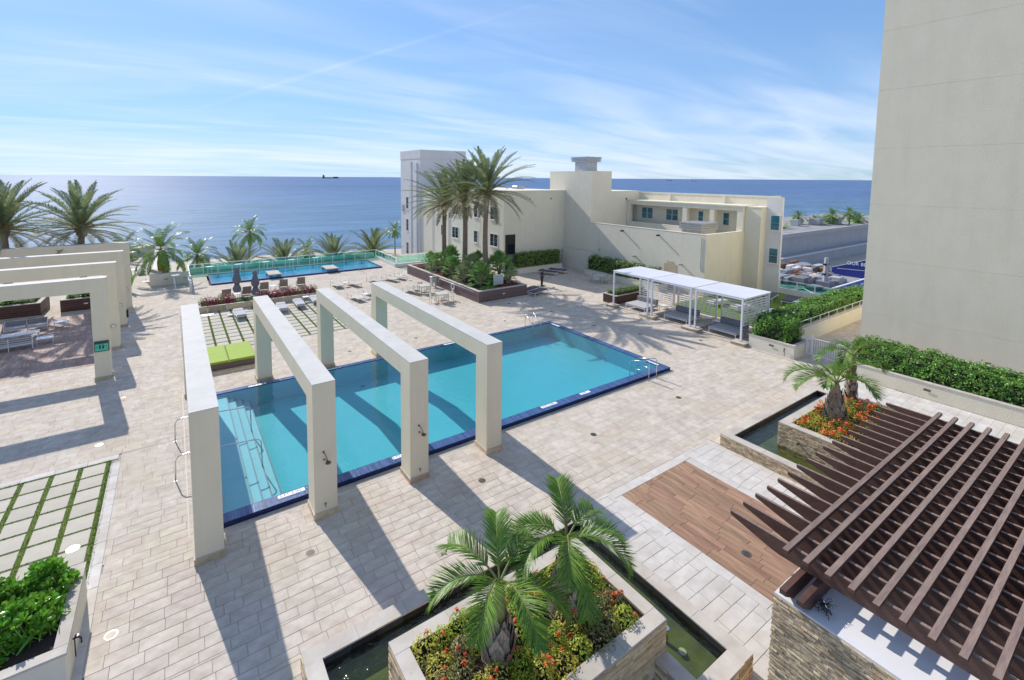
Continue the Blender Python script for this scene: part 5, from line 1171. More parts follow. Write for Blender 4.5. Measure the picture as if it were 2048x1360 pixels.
# ------------------------------------------------------------------ palms
def frond_mesh(name, mats, L, e0, droop, nl, leaf, width, vee=.35, sweep=.55, hang=.25, seed=0, t0=.14, r0=.03, dens_tip=1.0, ragged=.12, dpow=1.3):
    rr = random.Random(seed); m = MB(); pts = []; N = 22; p = Vector((0,0,0)); tw = rr.uniform(-.3,.3)
    for i in range(N+1):
        t = i/N; e = e0-droop*t**dpow; d = Vector((math.cos(e), tw*.35*t, math.sin(e))).normalized()
        pts.append((p.copy(), d)); p = p+d*(L/N)
    def at(t):
        f = t*N; i = min(int(f), N-1); u = f-i; return pts[i][0].lerp(pts[i+1][0], u), pts[i][1].lerp(pts[i+1][1], u).normalized()
    m.tube([q for q, d in pts[::2]], [r0*(1-.85*k/(N/2))+.003 for k in range(N//2+1)], 4, mi=1)
    for k in range(nl):
        t = t0+(1-t0)*k/(nl-1)
        q, d = at(min(t,.999)); side0 = d.cross(Vector((0,0,1))); 
        if side0.length < .05: side0 = Vector((0,1,0))
        side0.normalize(); upv = side0.cross(d).normalized()
        prof = (math.sin(math.pi*(.12+.83*(t-t0)/(1-t0))))**.6*(1 if t < .9 else .8)
        for s in (-1, 1):
            ln = leaf*prof*rr.uniform(1-ragged*1.4,1+ragged)
            dirv = (side0*s*1.0 + d*(sweep+.5*t)*rr.uniform(.8,1.2) + upv*vee*rr.uniform(.5,1.4) + Vector((0,0,-1))*hang*rr.uniform(.3,1)).normalized()
            wv = dirv.cross(upv).normalized()*width*.5
            mid = q+dirv*ln*.45; tip = q+dirv*ln+Vector((0,0,-1))*hang*ln*.45
            b = len(m.v); m.v += [tuple(q-wv*.5), tuple(mid-wv), tuple(tip), tuple(mid+wv), tuple(q+wv*.5)]
            m.face((b,b+1,b+3,b+4), 0); m.face((b+1,b+2,b+3), 0)
    me = bpy.data.meshes.new(name); me.from_pydata([tuple(v) for v in m.v], [], m.f)
    for k in mats: me.materials.append(M[k])
    me.polygons.foreach_set('material_index', m.m); me.update(); return me
def frond_set(kind):
    S = []
    if kind == 'date':
        for i, (e, dr, L) in enumerate(((82,35,4.1),(64,42,4.7),(46,45,5.0),(30,46,5.1),(16,46,5.0),(2,48,4.6),(-14,46,3.9))):
            S.append([frond_mesh('frond', ('date_leaf' if i < 5 else 'date_old','rachis' if i > 2 else 'rachis_orange'), L, R(e), R(dr), 72, .54, .046, .55, .75, .08, seed=i*7+j, t0=.12, r0=.035) for j in range(2)])
    elif kind == 'coconut':
        for i, (e, dr, L) in enumerate(((80,60,3.3),(62,85,3.7),(40,95,3.9),(18,95,3.8),(-6,85,3.5),(-30,60,3.1))):
            S.append([frond_mesh('frond', ('coco_leaf','rachis'), L, R(e), R(dr), 46, .72, .055, .15, .5, .5, seed=i*5+j+50, t0=.16, r0=.035, ragged=.2) for j in range(2)])
    elif kind == 'bottle':
        for i, (e, dr, L) in enumerate(((78,95,1.9),(58,120,2.2),(42,125,2.3),(24,110,2.2))):
            S.append([frond_mesh('frond', ('bottle_leaf','crownshaft'), L, R(e), R(dr), 84, .66, .028, .55, .75, .14, seed=i*3+j+90, t0=.20, r0=.032, ragged=.1, dpow=1.15) for j in range(2)])
    return S
FS = {k: frond_set(k) for k in ('date','coconut','bottle')}
def crown(t, top, kind, n, seed, scale=1.0, lean=0.0, lo=0.0, hi=1.0, wind=None):
    rr = random.Random(seed); S = FS[kind]; off = ORG[t.name]
    for k in range(n):
        u = lo+(hi-lo)*((k+.5)/n); cls = min(int(u*len(S)), len(S)-1); az = k*2.39996+rr.uniform(-.25,.25)
        if wind is not None: az += .35*math.sin(wind-az)
        me = rr.choice(S[cls]); sc = scale*rr.uniform(.86,1.08)
        link('frond', me, t, loc=(top[0]-off[0], top[1]-off[1], top[2]-off[2]-.10*u), rot=(rr.uniform(-.14,.14), rr.uniform(-.13,.13)+lean, az), scale=sc)
def trunk(t, base, top, r0, r1, seed, mat='bark', ring=.12, bulge=None):
    rr = random.Random(seed); m = MB(); b, e = Vector(base), Vector(top); L = (e-b).length; n = max(6, int(L/ring)); pts = []; rs = []
    bend = Vector((rr.uniform(-.2,.2), rr.uniform(-.2,.2), 0))*L/8
    for k in range(n+1):
        u = k/n; p = b.lerp(e, u)+bend*math.sin(math.pi*u); r = r0+(r1-r0)*u
        if bulge: r = bulge(u)
        pts.append(p); rs.append(r*(1.08 if k%2 else .94))
    m.tube(pts, rs, 10); return m.build('trunk', mat, t, smooth=False)
def date_palm(x, y, zb, zt, lab, seed, n=58, sc=1.0, group='tall date palms', dead=0, wind=None):
    t = thing('date_palm', lab, 'palm tree', (x,y,zb), group); rr = random.Random(seed)
    trunk(t, (x,y,zb), (x,y,zt), .27, .20, seed)
    m = MB()                                                        # stubby leaf bases under the crown
    for k in range(70):
        a = k*2.4; z = zt-.75+.012*k*.9; r = .19+.10*(k/70); m.tube([(x+r*.7*math.cos(a),y+r*.7*math.sin(a),z),(x+(r+.16)*math.cos(a),y+(r+.16)*math.sin(a),z+.26)],[.05,.025],4)
    m.build('boot_ring','boots',t,kind='stuff')
    crown(t, (x,y,zt), 'date', n, seed, sc, wind=wind)
    for k in range(4):
        a = rr.random()*6.28; m = MB(); m.tube([(x,y,zt),(x+.5*math.cos(a),y+.5*math.sin(a),zt+.5),(x+.9*math.cos(a),y+.9*math.sin(a),zt+.1)],.02,4)
        for j in range(26): b = rr.uniform(.6,1); q = (x+.9*b*math.cos(a)+rr.uniform(-.14,.14), y+.9*b*math.sin(a)+rr.uniform(-.14,.14), zt+.15+rr.uniform(-.25,.2)); m.tube([(x+.7*math.cos(a),y+.7*math.sin(a),zt+.4),q],.008,3)
        m.build('fruit_stalk','rachis_orange',t)
date_palm(22.85,21.4,.85,9.2,'tallest date palm, rightmost of three, at the front of the brown planter',1,64,1.02,'date palms in the brown planter',wind=R(180))
date_palm(22.95,25.6,.85,8.5,'middle date palm of the three in the brown planter',2,56,1.0,'date palms in the brown planter',wind=R(180))
date_palm(23.1,29.9,.85,7.65,'left date palm of the three in the brown planter, leaning crown over the hotel',3,56,.98,'date palms in the brown planter',wind=R(180))
date_palm(-7.6,35.0,.8,6.2,'date palm standing behind the cream portals, right of the two at the left edge',4,58,.98,'date palms behind the cream portals')
date_palm(-11.9,33.9,.8,6.5,'date palm cut by the left edge of the picture, behind the cream portals',5,58,1.0,'date palms behind the cream portals')
G = -14.0
for i, (x,y,z,lab,sc) in enumerate(((5.04,50.07,-1.2,'date palm crown just beyond the glass, leftmost of four',1.0),(10.3,49.2,-.7,'date palm crown just beyond the glass, second from the left',.98),(16.3,47.8,-.4,'date palm crown just beyond the glass, third from the left',.98),(22.3,49.5,-.3,'date palm crown just beyond the glass, next to the white stair tower',1.0))):
    date_palm(x,y,G,z-.3,lab,20+i,52,sc,'date palms beyond the glass balustrade')
def coco(x,y,zb,zt,lab,seed,n=24,sc=1.0,group='coconut palms by the beach',r=.16,yellow=False,lean=(0,0)):
    t = thing('coconut_palm', lab, 'palm tree', (x,y,zb), group)
    trunk(t, (x+lean[0],y+lean[1],zb), (x,y,zt), r*1.3, r, seed, 'bark', .3)
    if yellow:
        m = MB(); m.tube([(x,y,zt-2.9),(x,y,zt-1.2),(x,y,zt-.2)],[.30,.38,.2],8); m.build('leaf_sheath','coco_yellow',t)
        me = frond_mesh('frond', ('coco_yellow','rachis'), 3.2, R(-20), R(60), 40, .6, .05, .15, .5, .5, seed=99)
        for k, a in enumerate((-.4,.5,3.4)): link('frond', me, t, loc=(0,0,zt-zb-.3), rot=(0,0,a))
    crown(t, (x,y,zt), 'coconut', n, seed, sc)
    m = MB()
    for k in range(6): a = k*1.05; m.disc((x+.22*math.cos(a),y+.22*math.sin(a)),.12,zt-.42,zt-.18,7)
    m.build('coconuts','rachis_orange',t,kind='stuff')
coco(-2.5,41.6,G,3.1,'large coconut palm with a yellow trunk rising behind the white wall at the left',41,26,.92,yellow=True)
coco(-6.6,57,G,1.0,'coconut palm half hidden by the farthest cream portal',42,22,.95)
coco(1.1,57.6,G,-.1,'coconut palm left of the glass balustrade end',43,22,.95,lean=(1,1))
coco(10.2,79.2,G,.3,'slender tall coconut palm standing highest against the sea',44,24,1.05,lean=(-.5,1))
coco(17.4,68.3,G,-2.2,'small bright coconut palm between two date palm crowns',45,20,.9)
coco(26.5,62.0,G,-2.6,'coconut palm crown low behind the right end of the glass',46,22,.9)
coco(57.8,125.1,SEA_Z+.3,-6.4,'lone coconut palm on the beach beside the white stair tower',47,22,1.15)
coco(3.5,52,G,-3.4,'low coconut palm crown behind the left end of the lap pool',48,18,.8)
for i, (x,y,z,lab) in enumerate(((183,62.3,-2.6,'leftmost full palm of the far row beyond the grey roof'),(188,58.8,-4.6,'short palm second in the far row beyond the grey roof'),(193,56,-2.2,'palm in the middle of the far row beyond the grey roof'),(198.3,52.6,-1.4,'tallest palm of the far row beyond the grey roof'),(196,56.5,-5.0,'low palm between the taller palms of the far row'),(207,52.7,-4.0,'palm of the far row nearest the big tower'),(161.8,57.9,-6.2,'palm close behind the right end of the hotel'),(214,56,-4.6,'distant palm peeping beside the big tower wall'))):
    coco(x,y,SEA_Z+.9,z,lab,60+i,28,1.0+.08*(i%3),'far palms beyond the grey roof',r=.2)
# bottle palms with swollen trunks
def bottle(x,y,zb,h1,h2,lab,seed,n=9,rb=.36,sc=1.0,azs=None,spear=False):
    t = thing('bottle_palm', lab, 'palm tree', (x,y,zb), 'bottle palms in the stone planters'); rr = random.Random(seed)
    def bl(u): return rb*(1-.10*u) if u < .25 else rb*(.975-.55*((u-.25)/.75)**1.4)
    trunk(t, (x,y,zb-.1), (x,y,zb+h1), rb, .15, seed, 'bark', .05, bl)
    # overlapping dry leaf bases wrapped round the trunk
    for k in range(34):
        u = k/34; a = k*2.4+rr.uniform(-.3,.3); z = zb-.02+h1*u*.98; r = bl(u)+.015; m = MB(); w = rr.uniform(.35,.6); hh = rr.uniform(.26,.44)*(1-.25*u)
        nn = 6; r2 = bl(min(1,u+.25))+rr.uniform(.03,.07)
        for j in range(nn+1):
            aj = a+w*(j/nn-.5)*2; e = 1-abs(j/nn-.5)*1.5
            m.v += [(x+r*math.cos(aj),y+r*math.sin(aj),z),(x+(r2+.02*rr.random())*math.cos(aj),y+(r2+.02*rr.random())*math.sin(aj),z+hh*e+.04),(x+(r-.03)*math.cos(aj),y+(r-.03)*math.sin(aj),z+.01)]
        for j in range(nn): b = 3*j; m.face((b,b+3,b+4,b+1)); m.face((b+1,b+4,b+5,b+2))
        m.build('leaf_base','boots',t)
    m = MB(); m.tube([(x,y,zb+h1-.05),(x,y,zb+h1+.15),(x,y,zb+h2-.1),(x,y,zb+h2)],[.15,.125,.10,.07],10); m.build('crownshaft','crownshaft',t,smooth=True)
    S = FS['bottle']
    for k in range(n):
        az = azs[k] if azs else k*2.4+rr.uniform(-.2,.2); cls = [1,2,0,2,1,3,2,1,3,0][k%10]
        link('frond', rr.choice(S[cls]), t, loc=(0,0,h2-.05), rot=(rr.uniform(-.1,.1), rr.uniform(-.1,.12), az), scale=sc*rr.uniform(.92,1.08))
    if spear: m = MB(); m.tube([(x,y,zb+h2-.1),(x+.02,y+.02,zb+h2+1.35)],[.022,.006],5); m.build('spear_leaf','bark',t)
bottle(5.55,-7.11,1.10,1.15,1.60,'bottle palm at the back right of the centre planter, with an upright spear leaf',71,9,.38,.74,[R(a) for a in (150,-25,62,-58,185,105,15,225,-110)],spear=True)
bottle(3.73,-7.16,1.10,.80,1.55,'bottle palm at the front left of the centre planter, one frond hanging towards the camera',72,7,.33,.76,[R(a) for a in (-98,160,60,110,215,-40,20)])
bottle(20.07,-6.88,1.10,1.25,1.55,'bottle palm in the right fountain planter, nearer of the two behind the pergola',73,8,.34,.86)
bottle(22.66,-6.53,1.10,1.5,2.0,'bottle palm in the right fountain planter, farther one near the tower hedge',74,6,.20,.80)

# ------------------------------------------------------------------ fan palms, shrubs, hedges
def fan_leaf_mesh(seed, mat, r=.42, n=18, spread=200):
    rr = random.Random(seed); m = MB()
    m.tube([(0,0,0),(.25,0,.10),(.5,0,.14)], [.012,.009,.006], 3)
    c = Vector((.5,0,.14))
    for k in range(n):
        a = R(-spread/2+spread*k/(n-1)); L = r*rr.uniform(.88,1.05)*(1-.15*abs(k/(n-1)-.5)); d = Vector((math.cos(a),math.sin(a),.12+.2*abs(math.sin(a*2)))).normalized(); wv = Vector((-math.sin(a),math.cos(a),.25*(1 if k%2 else -1)))*.022
        mid = c+d*L*.55; tip = c+d*L+Vector((0,0,-.10*L)); b = len(m.v); m.v += [tuple(c),tuple(mid-wv),tuple(tip),tuple(mid+wv)]; m.face((b,b+1,b+2,b+3))
    me = bpy.data.meshes.new('fan_leaf'); me.from_pydata([tuple(v) for v in m.v], [], m.f); me.materials.append(M[mat]); return me
FAN = {k: [fan_leaf_mesh(i, k) for i in range(3)] for k in ('fan_leaf','fan_leaf_b')}
def fan_palm(x,y,zb,h,rad,n,mat,lab,seed):
    t = thing('fan_palm', lab, 'fan palm', (x,y,zb), 'clumping fan palms in the brown planter'); rr = random.Random(seed)
    m = MB()
    for k in range(3): a = k*2.1; m.tube([(x,y,zb),(x+.15*math.cos(a),y+.15*math.sin(a),zb+h*.5),(x+.25*math.cos(a),y+.25*math.sin(a),zb+h*.75)],.07,6)
    m.build('stem','bark',t)
    for k in range(n):
        a = k*2.4; u = (k+.5)/n; el = R(85-115*u); rr0 = rad*(.25+.3*u)
        link('fan_leaf', rr.choice(FAN[mat]), t, loc=(rr0*.45*math.cos(a), rr0*.45*math.sin(a), h*(.78-.45*u)+rr.uniform(-.05,.05)), rot=(rr.uniform(-.4,.4), -el, a+rr.uniform(-.2,.2)), scale=rad*rr.uniform(.80,1.1))
for i, (x,y,h,r,n,mt,lab) in enumerate(((21.3,20.1,1.6,1.25,60,'fan_leaf','bright green fan palm clump at the planter front, left of the notice board'),(20.9,22.2,1.5,1.05,48,'fan_leaf_b','pale fan palm clump second from the front left in the brown planter'),(24.1,21.2,2.0,1.6,64,'fan_leaf','dark fan palm clump right of the tallest date palm'),(22.3,23.2,2.0,1.2,52,'fan_leaf_b','grey green fan palm clump between the front and middle date palms'),(21.0,24.8,1.5,1.1,50,'fan_leaf','fan palm clump in front of the middle date palm trunk'),(22.2,27.1,2.1,1.35,54,'fan_leaf','fan palm clump between the middle and left date palms'),(20.9,27.6,1.5,1.05,48,'fan_leaf','fan palm clump at the left part of the brown planter, near its edge'),(21.4,29.9,1.3,1.0,42,'fan_leaf','low fan palm clump near the far left end of the brown planter'),(23.9,24.6,1.9,1.2,46,'fan_leaf','fan palm clump at the rear edge of the brown planter'),(24.1,19.7,.9,.8,34,'fan_leaf_b','small fan palm clump behind the notice board'))):
    fan_palm(x,y,.88,h,r,n,mt,lab,200+i)

def leaf_quad(m, c, nrm, size, rr, ratio=.55, mi=0):
    nrm = Vector(nrm)
    if nrm.length < 1e-4: nrm = Vector((0,0,1))
    nrm.normalize(); a = nrm.orthogonal().normalized(); an = rr.random()*6.283; u = a*math.cos(an)+nrm.cross(a)*math.sin(an); v = nrm.cross(u)
    s = size*rr.uniform(.7,1.2); b = len(m.v); c = Vector(c)
    m.v += [tuple(c-u*s*.5),tuple(c+v*s*ratio*.5+nrm*s*.08),tuple(c+u*s*.5),tuple(c-v*s*ratio*.5+nrm*s*.08)]; m.face((b,b+1,b+2,b+3), mi)
def hedge(lab, x0,x1,y0,y1,z0,z1,dens,size,mat,rnd_top=.12,cat='hedge',group=None,seed=1,round_ends=0.0,bare=False):
    t = thing('hedge', lab, cat, (x0,y0,z0), group); rr = random.Random(seed); m = MB()
    W, D, H = x1-x0, y1-y0, z1-z0
    def bump(x,y,s=2.0): return (mnoise.noise((x*s,y*s,seed*3.1))+.5*mnoise.noise((x*s*2.7,y*s*2.7,seed)))*rnd_top
    faces = [('T',W*D),('F',W*H),('L',D*H),('R',D*H*.6),('B',W*H*.35)]
    tot = sum(a for _, a in faces); n = int(tot*dens)
    for _ in range(n):
        q = rr.random()*tot; k = 0
        while q > faces[k][1]: q -= faces[k][1]; k += 1
        f = faces[k][0]; dep = -abs(rr.gauss(0,.07)) + (rr.uniform(0,.05))
        x, y, z = rr.uniform(x0,x1), rr.uniform(y0,y1), rr.uniform(z0,z1)
        if f == 'T': z = z1+dep; nv = (rr.gauss(0,.5),rr.gauss(0,.5),1)
        elif f == 'F': y = y0-dep; nv = (rr.gauss(0,.5),-1,rr.gauss(.4,.5))
        elif f == 'B': y = y1+dep; nv = (rr.gauss(0,.5),1,rr.gauss(.4,.5))
        elif f == 'L': x = x0-dep; nv = (-1,rr.gauss(0,.5),rr.gauss(.4,.5))
        else: x = x1+dep; nv = (1,rr.gauss(0,.5),rr.gauss(.4,.5))
        b = bump(x,y); z += b*(z-z0)/H*1.6; out = bump(y+z,x,1.7)*.9
        if f == 'F': y -= out
        if f == 'L': x -= out
        if rr.random() < .04 and f == 'T': z += rr.uniform(.03,.16)
        # rounded shoulder
        if z > z1-.25:
            sft = (z-(z1-.25))*.5; cx, cy = (x0+x1)/2, (y0+y1)/2
            x += (cx-x)*sft*min(1,.6/W)*.6; y += (cy-y)*sft*min(1,.6/D)*.6
        leaf_quad(m, (x,y,z), nv, size*rr.choice((.6,.85,1,1,1.25)), rr)
    m.build('foliage',mat,t,kind='stuff')
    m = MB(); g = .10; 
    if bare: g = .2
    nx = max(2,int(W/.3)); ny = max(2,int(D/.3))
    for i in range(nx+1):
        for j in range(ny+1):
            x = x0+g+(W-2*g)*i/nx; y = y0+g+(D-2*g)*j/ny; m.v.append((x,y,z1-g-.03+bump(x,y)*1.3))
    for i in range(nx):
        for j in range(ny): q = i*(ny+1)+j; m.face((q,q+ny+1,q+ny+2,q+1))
    m.box(x0+g,x1-g,y0+g,y1-g,z0-.05,z1-g-.12); m.build('branches','core',t)  # solid dark core added inside the leaves so nothing shows through
    return t
hedge('long leafy hedge along the foot of the tower wall behind the pergola',29.05,31.3,-12.4,-4.4,.72,1.72,330,.115,'hedge',.16,seed=3)
hedge('long bright hedge along the passage wall right of the cabanas',30.7,45.5,-.52,1.05,.75,1.85,190,.14,'hedge',.16,seed=4)
hedge('rounded glossy shrub bulging over the cream planter beside the right cabana',28.9,30.9,-1.3,.62,.75,1.85,520,.105,'hedge',.26,seed=5)
hedge('clipped dark hedge in front of the hotel doorway wall',30.2,36.4,26.1,26.95,.55,2.15,150,.16,'hedge_dark',.07,seed=6)
hedge('ragged dark hedge in front of the terrace wall, thin at its foot',36.35,37.6,13.4,21.8,.58,1.95,150,.17,'hedge_dark',.22,seed=7)
hedge('low clipped hedge in the small maroon planter by the left cabana',29.4,33.2,11.85,12.95,.66,1.08,420,.07,'hedge_dark',.05,seed=8)
hedge('low hedge in the left maroon planter behind the sofas',-15.8,-10.2,32.8,35.3,.85,1.25,130,.12,'hedge',.06,seed=9)
hedge('low hedge in the right maroon planter behind the lounge',-8.5,-5.7,32.9,35.3,.85,1.2,130,.12,'hedge',.06,seed=10)
# banana like plant by the wall
t = thing('banana_plant', 'small upright bright green broad leaf plant at the end of the farthest cream portal', 'plant', (-4.9,38.0,0)); 
for k in range(5): a = k*1.3; m = MB(); m.v = [(-4.9,38,0),(-4.9+.25*math.cos(a)-.12,38+.25*math.sin(a),1.1),(-4.9+.6*math.cos(a),38+.6*math.sin(a),1.9+.3*(k%2)),(-4.9+.25*math.cos(a)+.12,38+.25*math.sin(a)+.1,1.1)]; m.face((0,1,2,3)); m.build('leaf','clusia',t)

def mound(name, lab, cat, x,y,z,rx,ry,rz,n,size,mat,seed,group,flowers=0,fmat='flower_red',fsize=.085):
    t = thing(name, lab, cat, (x,y,z), group); rr = random.Random(seed); m = MB()
    for _ in range(n):
        th = rr.random()*6.283; ph = math.acos(rr.uniform(-.15,1)); s = 1-abs(rr.gauss(0,.13)); s *= 1+.16*mnoise.noise((th*1.3,ph*2.2,seed))
        d = Vector((math.sin(ph)*math.cos(th), math.sin(ph)*math.sin(th), math.cos(ph)))
        c = Vector((x+d.x*rx*s, y+d.y*ry*s, z+max(d.z,-.05)*rz*s)); nv = d+Vector((rr.gauss(0,.45),rr.gauss(0,.45),rr.gauss(.5,.3)))
        leaf_quad(m, c, nv, size, rr, .42)
    m.build('foliage',mat,t,kind='stuff')
    m = MB(); 
    for k in range(5): a = k*1.26; m.tube([(x,y,z-.1),(x+rx*.3*math.cos(a),y+ry*.3*math.sin(a),z+rz*.35),(x+rx*.55*math.cos(a),y+ry*.55*math.sin(a),z+rz*.62)],[.03,.02,.01],4)
    m.build('branches','core',t)
    for k in range(flowers):
        th = rr.random()*6.283; ph = rr.uniform(.05,1.1); c = (rx*math.sin(ph)*math.cos(th)*.98, ry*math.sin(ph)*math.sin(th)*.98, rz*math.cos(ph)*1.02)
        link('flower', rr.choice(FLW[fmat]), t, loc=c, rot=(rr.uniform(-.5,.5),rr.uniform(-.5,.5),rr.random()*6), scale=fsize*rr.uniform(.75,1.2))
    return t
def flower_mesh(mat, seed):
    rr = random.Random(seed); m = MB()
    for _ in range(30):
        d = Vector((rr.gauss(0,1),rr.gauss(0,1),rr.uniform(0,1.2))).normalized(); leaf_quad(m, d*rr.uniform(.55,.9)*Vector((1,1,.6)).length/1.55, d+Vector((0,0,.4)), .62, rr, .7)
    me = bpy.data.meshes.new('flower'); me.from_pydata([tuple(v) for v in m.v], [], m.f); me.materials.append(M[mat]); return me
FLW = {k: [flower_mesh(k, i) for i in range(2)] for k in ('flower_red','flower_orange')}
# flower beds of the two fountain planters
ORD = ('first','second','third','fourth','fifth','sixth','seventh','eighth','ninth','tenth','eleventh','twelfth','thirteenth','fourteenth','fifteenth','sixteenth','seventeenth','eighteenth','nineteenth','twentieth','twenty-first','twenty-second')
def flower_bed(x0,x1,y0,y1,z,seed,where,dense,ncol,avoid):
    rr = random.Random(seed); rows = ('front','second','middle','fourth','back'); cols = [('ixora','yellow green'),('croton','golden'),('bronze_leaf','olive bronze'),('ixora','yellow green')]
    for j in range(5):
        n = 0
        for i in range(ncol):
            x = x0+.22+(x1-x0-.44)*(i+.5*(j%2)*.8)/(ncol-.6)+rr.uniform(-.08,.08); y = y0+.24+(y1-y0-.48)*j/4+rr.uniform(-.07,.07)
            if any((x-q[0])**2+(y-q[1])**2 < .42**2 for q in avoid): continue
            mt, cn = cols[rr.randrange(4)] if not dense or rr.random() < .6 else cols[1]; r = rr.uniform(.26,.37); fl = rr.choice((0,1,1,2,3,5)) if not dense else rr.choice((1,3,5,8))
            mound('ixora_shrub','%s ixora shrub, %s from left in the %s row of the %s planter' % (cn, ORD[n], rows[j], where),'shrub',x,y,z+rr.uniform(-.04,.06),r,r,rr.uniform(.30,.50),430 if not dense else 300,.068,mt,seed*100+j*12+i,'ixora shrubs in the %s planter' % where,fl,rr.choice(('flower_red','flower_orange')) if not dense else 'flower_orange',.058 if not dense else .085)
            n += 1
flower_bed(1.97+.28,7.12-.28,-8.53+.28,-5.84-.28,1.02,5,'centre fountain',False,10,[(5.55,-7.11),(3.73,-7.16)])
flower_bed(24.51-6.55+16.47-16.47+.28,24.51-1.4-.28+.0,-8.53+.28,-5.84-.28,1.02,6,'right fountain',True,9,[(20.07,-6.88),(22.66,-6.53)])
# row of red leaved plants in the travertine bed
rr = random.Random(12)
for i in range(22):
    x = .35+8.5*i/21; red = 'flower_pink' if 9 < i < 16 else ('bronze_leaf' if i%3 == 0 else 'flower_pink')
    if 6 <= i <= 9: hz, mt = .28, 'hedge_dark'
    else: hz, mt = rr.uniform(.6,.8), red
    mound('cordyline','%s cordyline plant, %s from the left in the travertine flower bed' % ('low green' if mt == 'hedge_dark' else 'crimson' if mt == 'flower_pink' else 'bronze', ORD[i]),'plant',x,27.9+rr.uniform(-.25,.25),.36,.36,.55,hz,240,.14,mt,400+i,'red leaved plants in the travertine bed')
# ground cover in the brown planter
rr = random.Random(13)
for i, (x,y,rx,ry,mt,lab) in enumerate(((23.6,18.9,1.0,.45,'flower_pink','band of red leaved ground plants in front of the notice board'),(21.3,18.9,1.0,.5,'hedge','low dark green ground cover at the front corner of the brown planter'),(20.45,25.9,.45,1.2,'flower_pink','patch of rust red plants along the left edge of the brown planter, halfway'),(20.5,30.9,.5,1.1,'flower_pink','patch of rust red plants at the far left end of the brown planter'),(23.2,31.2,1.0,.8,'hedge','low green ground cover at the far end of the brown planter'),(20.5,22.9,.4,1.0,'bronze_leaf','brownish ground plants beside the life ring in the brown planter'),(22.3,20.3,1.2,1.0,'hedge_dark','dark ground cover under the tallest date palm'))):
    mound('ground_cover',lab,'plant',x,y,.86,rx,ry,.30,700,.11,mt,500+i,'ground plants in the brown planter')

# near left planter: big leaved clusia rosettes and ferns
def rosette(seed):
    rr = random.Random(seed); m = MB()
    m.tube([(0,0,-.18),(0,0,0)],.008,3)
    for k in range(9):
        a = k*2.4; el = R(20+8*k); L = .105*rr.uniform(.85,1.15); d = Vector((math.cos(a)*math.cos(el),math.sin(a)*math.cos(el),math.sin(el))); s = Vector((-math.sin(a),math.cos(a),0)); up = d.cross(s)
        c = d*.012; b = len(m.v)
        m.v += [tuple(c), tuple(c+d*L*.5+s*.022), tuple(c+d*L*.85+s*.026), tuple(c+d*L*1.05), tuple(c+d*L*.85-s*.026), tuple(c+d*L*.5-s*.022), tuple(c+d*L*.6+up*.008)]
        for q in range(6): m.face((b+q,b+(q+1)%6,b+6))
    me = bpy.data.meshes.new('leaf_rosette'); me.from_pydata([tuple(v) for v in m.v], [], m.f); me.materials.append(M['clusia']); return me
ROS = [rosette(i) for i in range(3)]
rr = random.Random(21)
for i, (x,y,r,h,lab) in enumerate(((-4.15,-.25,.52,.62,'clusia shrub at the rear right corner of the near left planter'),(-4.25,-1.15,.55,.55,'clusia shrub at the front right of the near left planter'),(-5.0,-.45,.60,.70,'clusia shrub in the middle of the near left planter'),(-4.95,-1.45,.50,.55,'clusia shrub at the front of the near left planter'),(-5.9,-1.3,.55,.6,'clusia shrub at the left front of the near left planter'))):
    t = thing('clusia_shrub', 'glossy '+lab, 'shrub', (x,y,.85), 'clusia shrubs in the near left planter')
    for k in range(100):
        th = rr.random()*6.283; ph = math.acos(rr.uniform(-.05,1)); s = rr.uniform(.72,1.05); d = Vector((math.sin(ph)*math.cos(th),math.sin(ph)*math.sin(th),math.cos(ph)))
        link('leaf_rosette', rr.choice(ROS), t, loc=(d.x*r*s,d.y*r*s,d.z*h*s), rot=(-d.y*.9+rr.uniform(-.2,.2),d.x*.9+rr.uniform(-.2,.2),rr.random()*6), scale=rr.uniform(1.1,1.8))
    m = MB()
    for k in range(9): a = k*.7; m.tube([(x,y,.8),(x+r*.35*math.cos(a),y+r*.35*math.sin(a),.85+h*.4),(x+r*.7*math.cos(a),y+r*.7*math.sin(a),.85+h*.7)],[.018,.012,.006],4)
    m.build('branches','bark',t)
for i, (x,y,lab) in enumerate(((-5.75,-.15,'feathery fern at the left of the near left planter, behind the clusia'),(-5.5,-.85,'feathery fern hanging at the left edge among the clusia'))):
    t = thing('fern', lab, 'fern', (x,y,.9), 'ferns in the near left planter'); me = frond_mesh('frond',('fern','fern'),.95,R(62),R(85),44,.17,.022,.1,.35,.1,seed=300+i,t0=.08,r0=.006)
    for k in range(20): link('frond', me, t, loc=(0,0,0), rot=(rr.uniform(-.3,.3),rr.uniform(-.5,.3),k*2.4), scale=rr.uniform(.7,1.15))

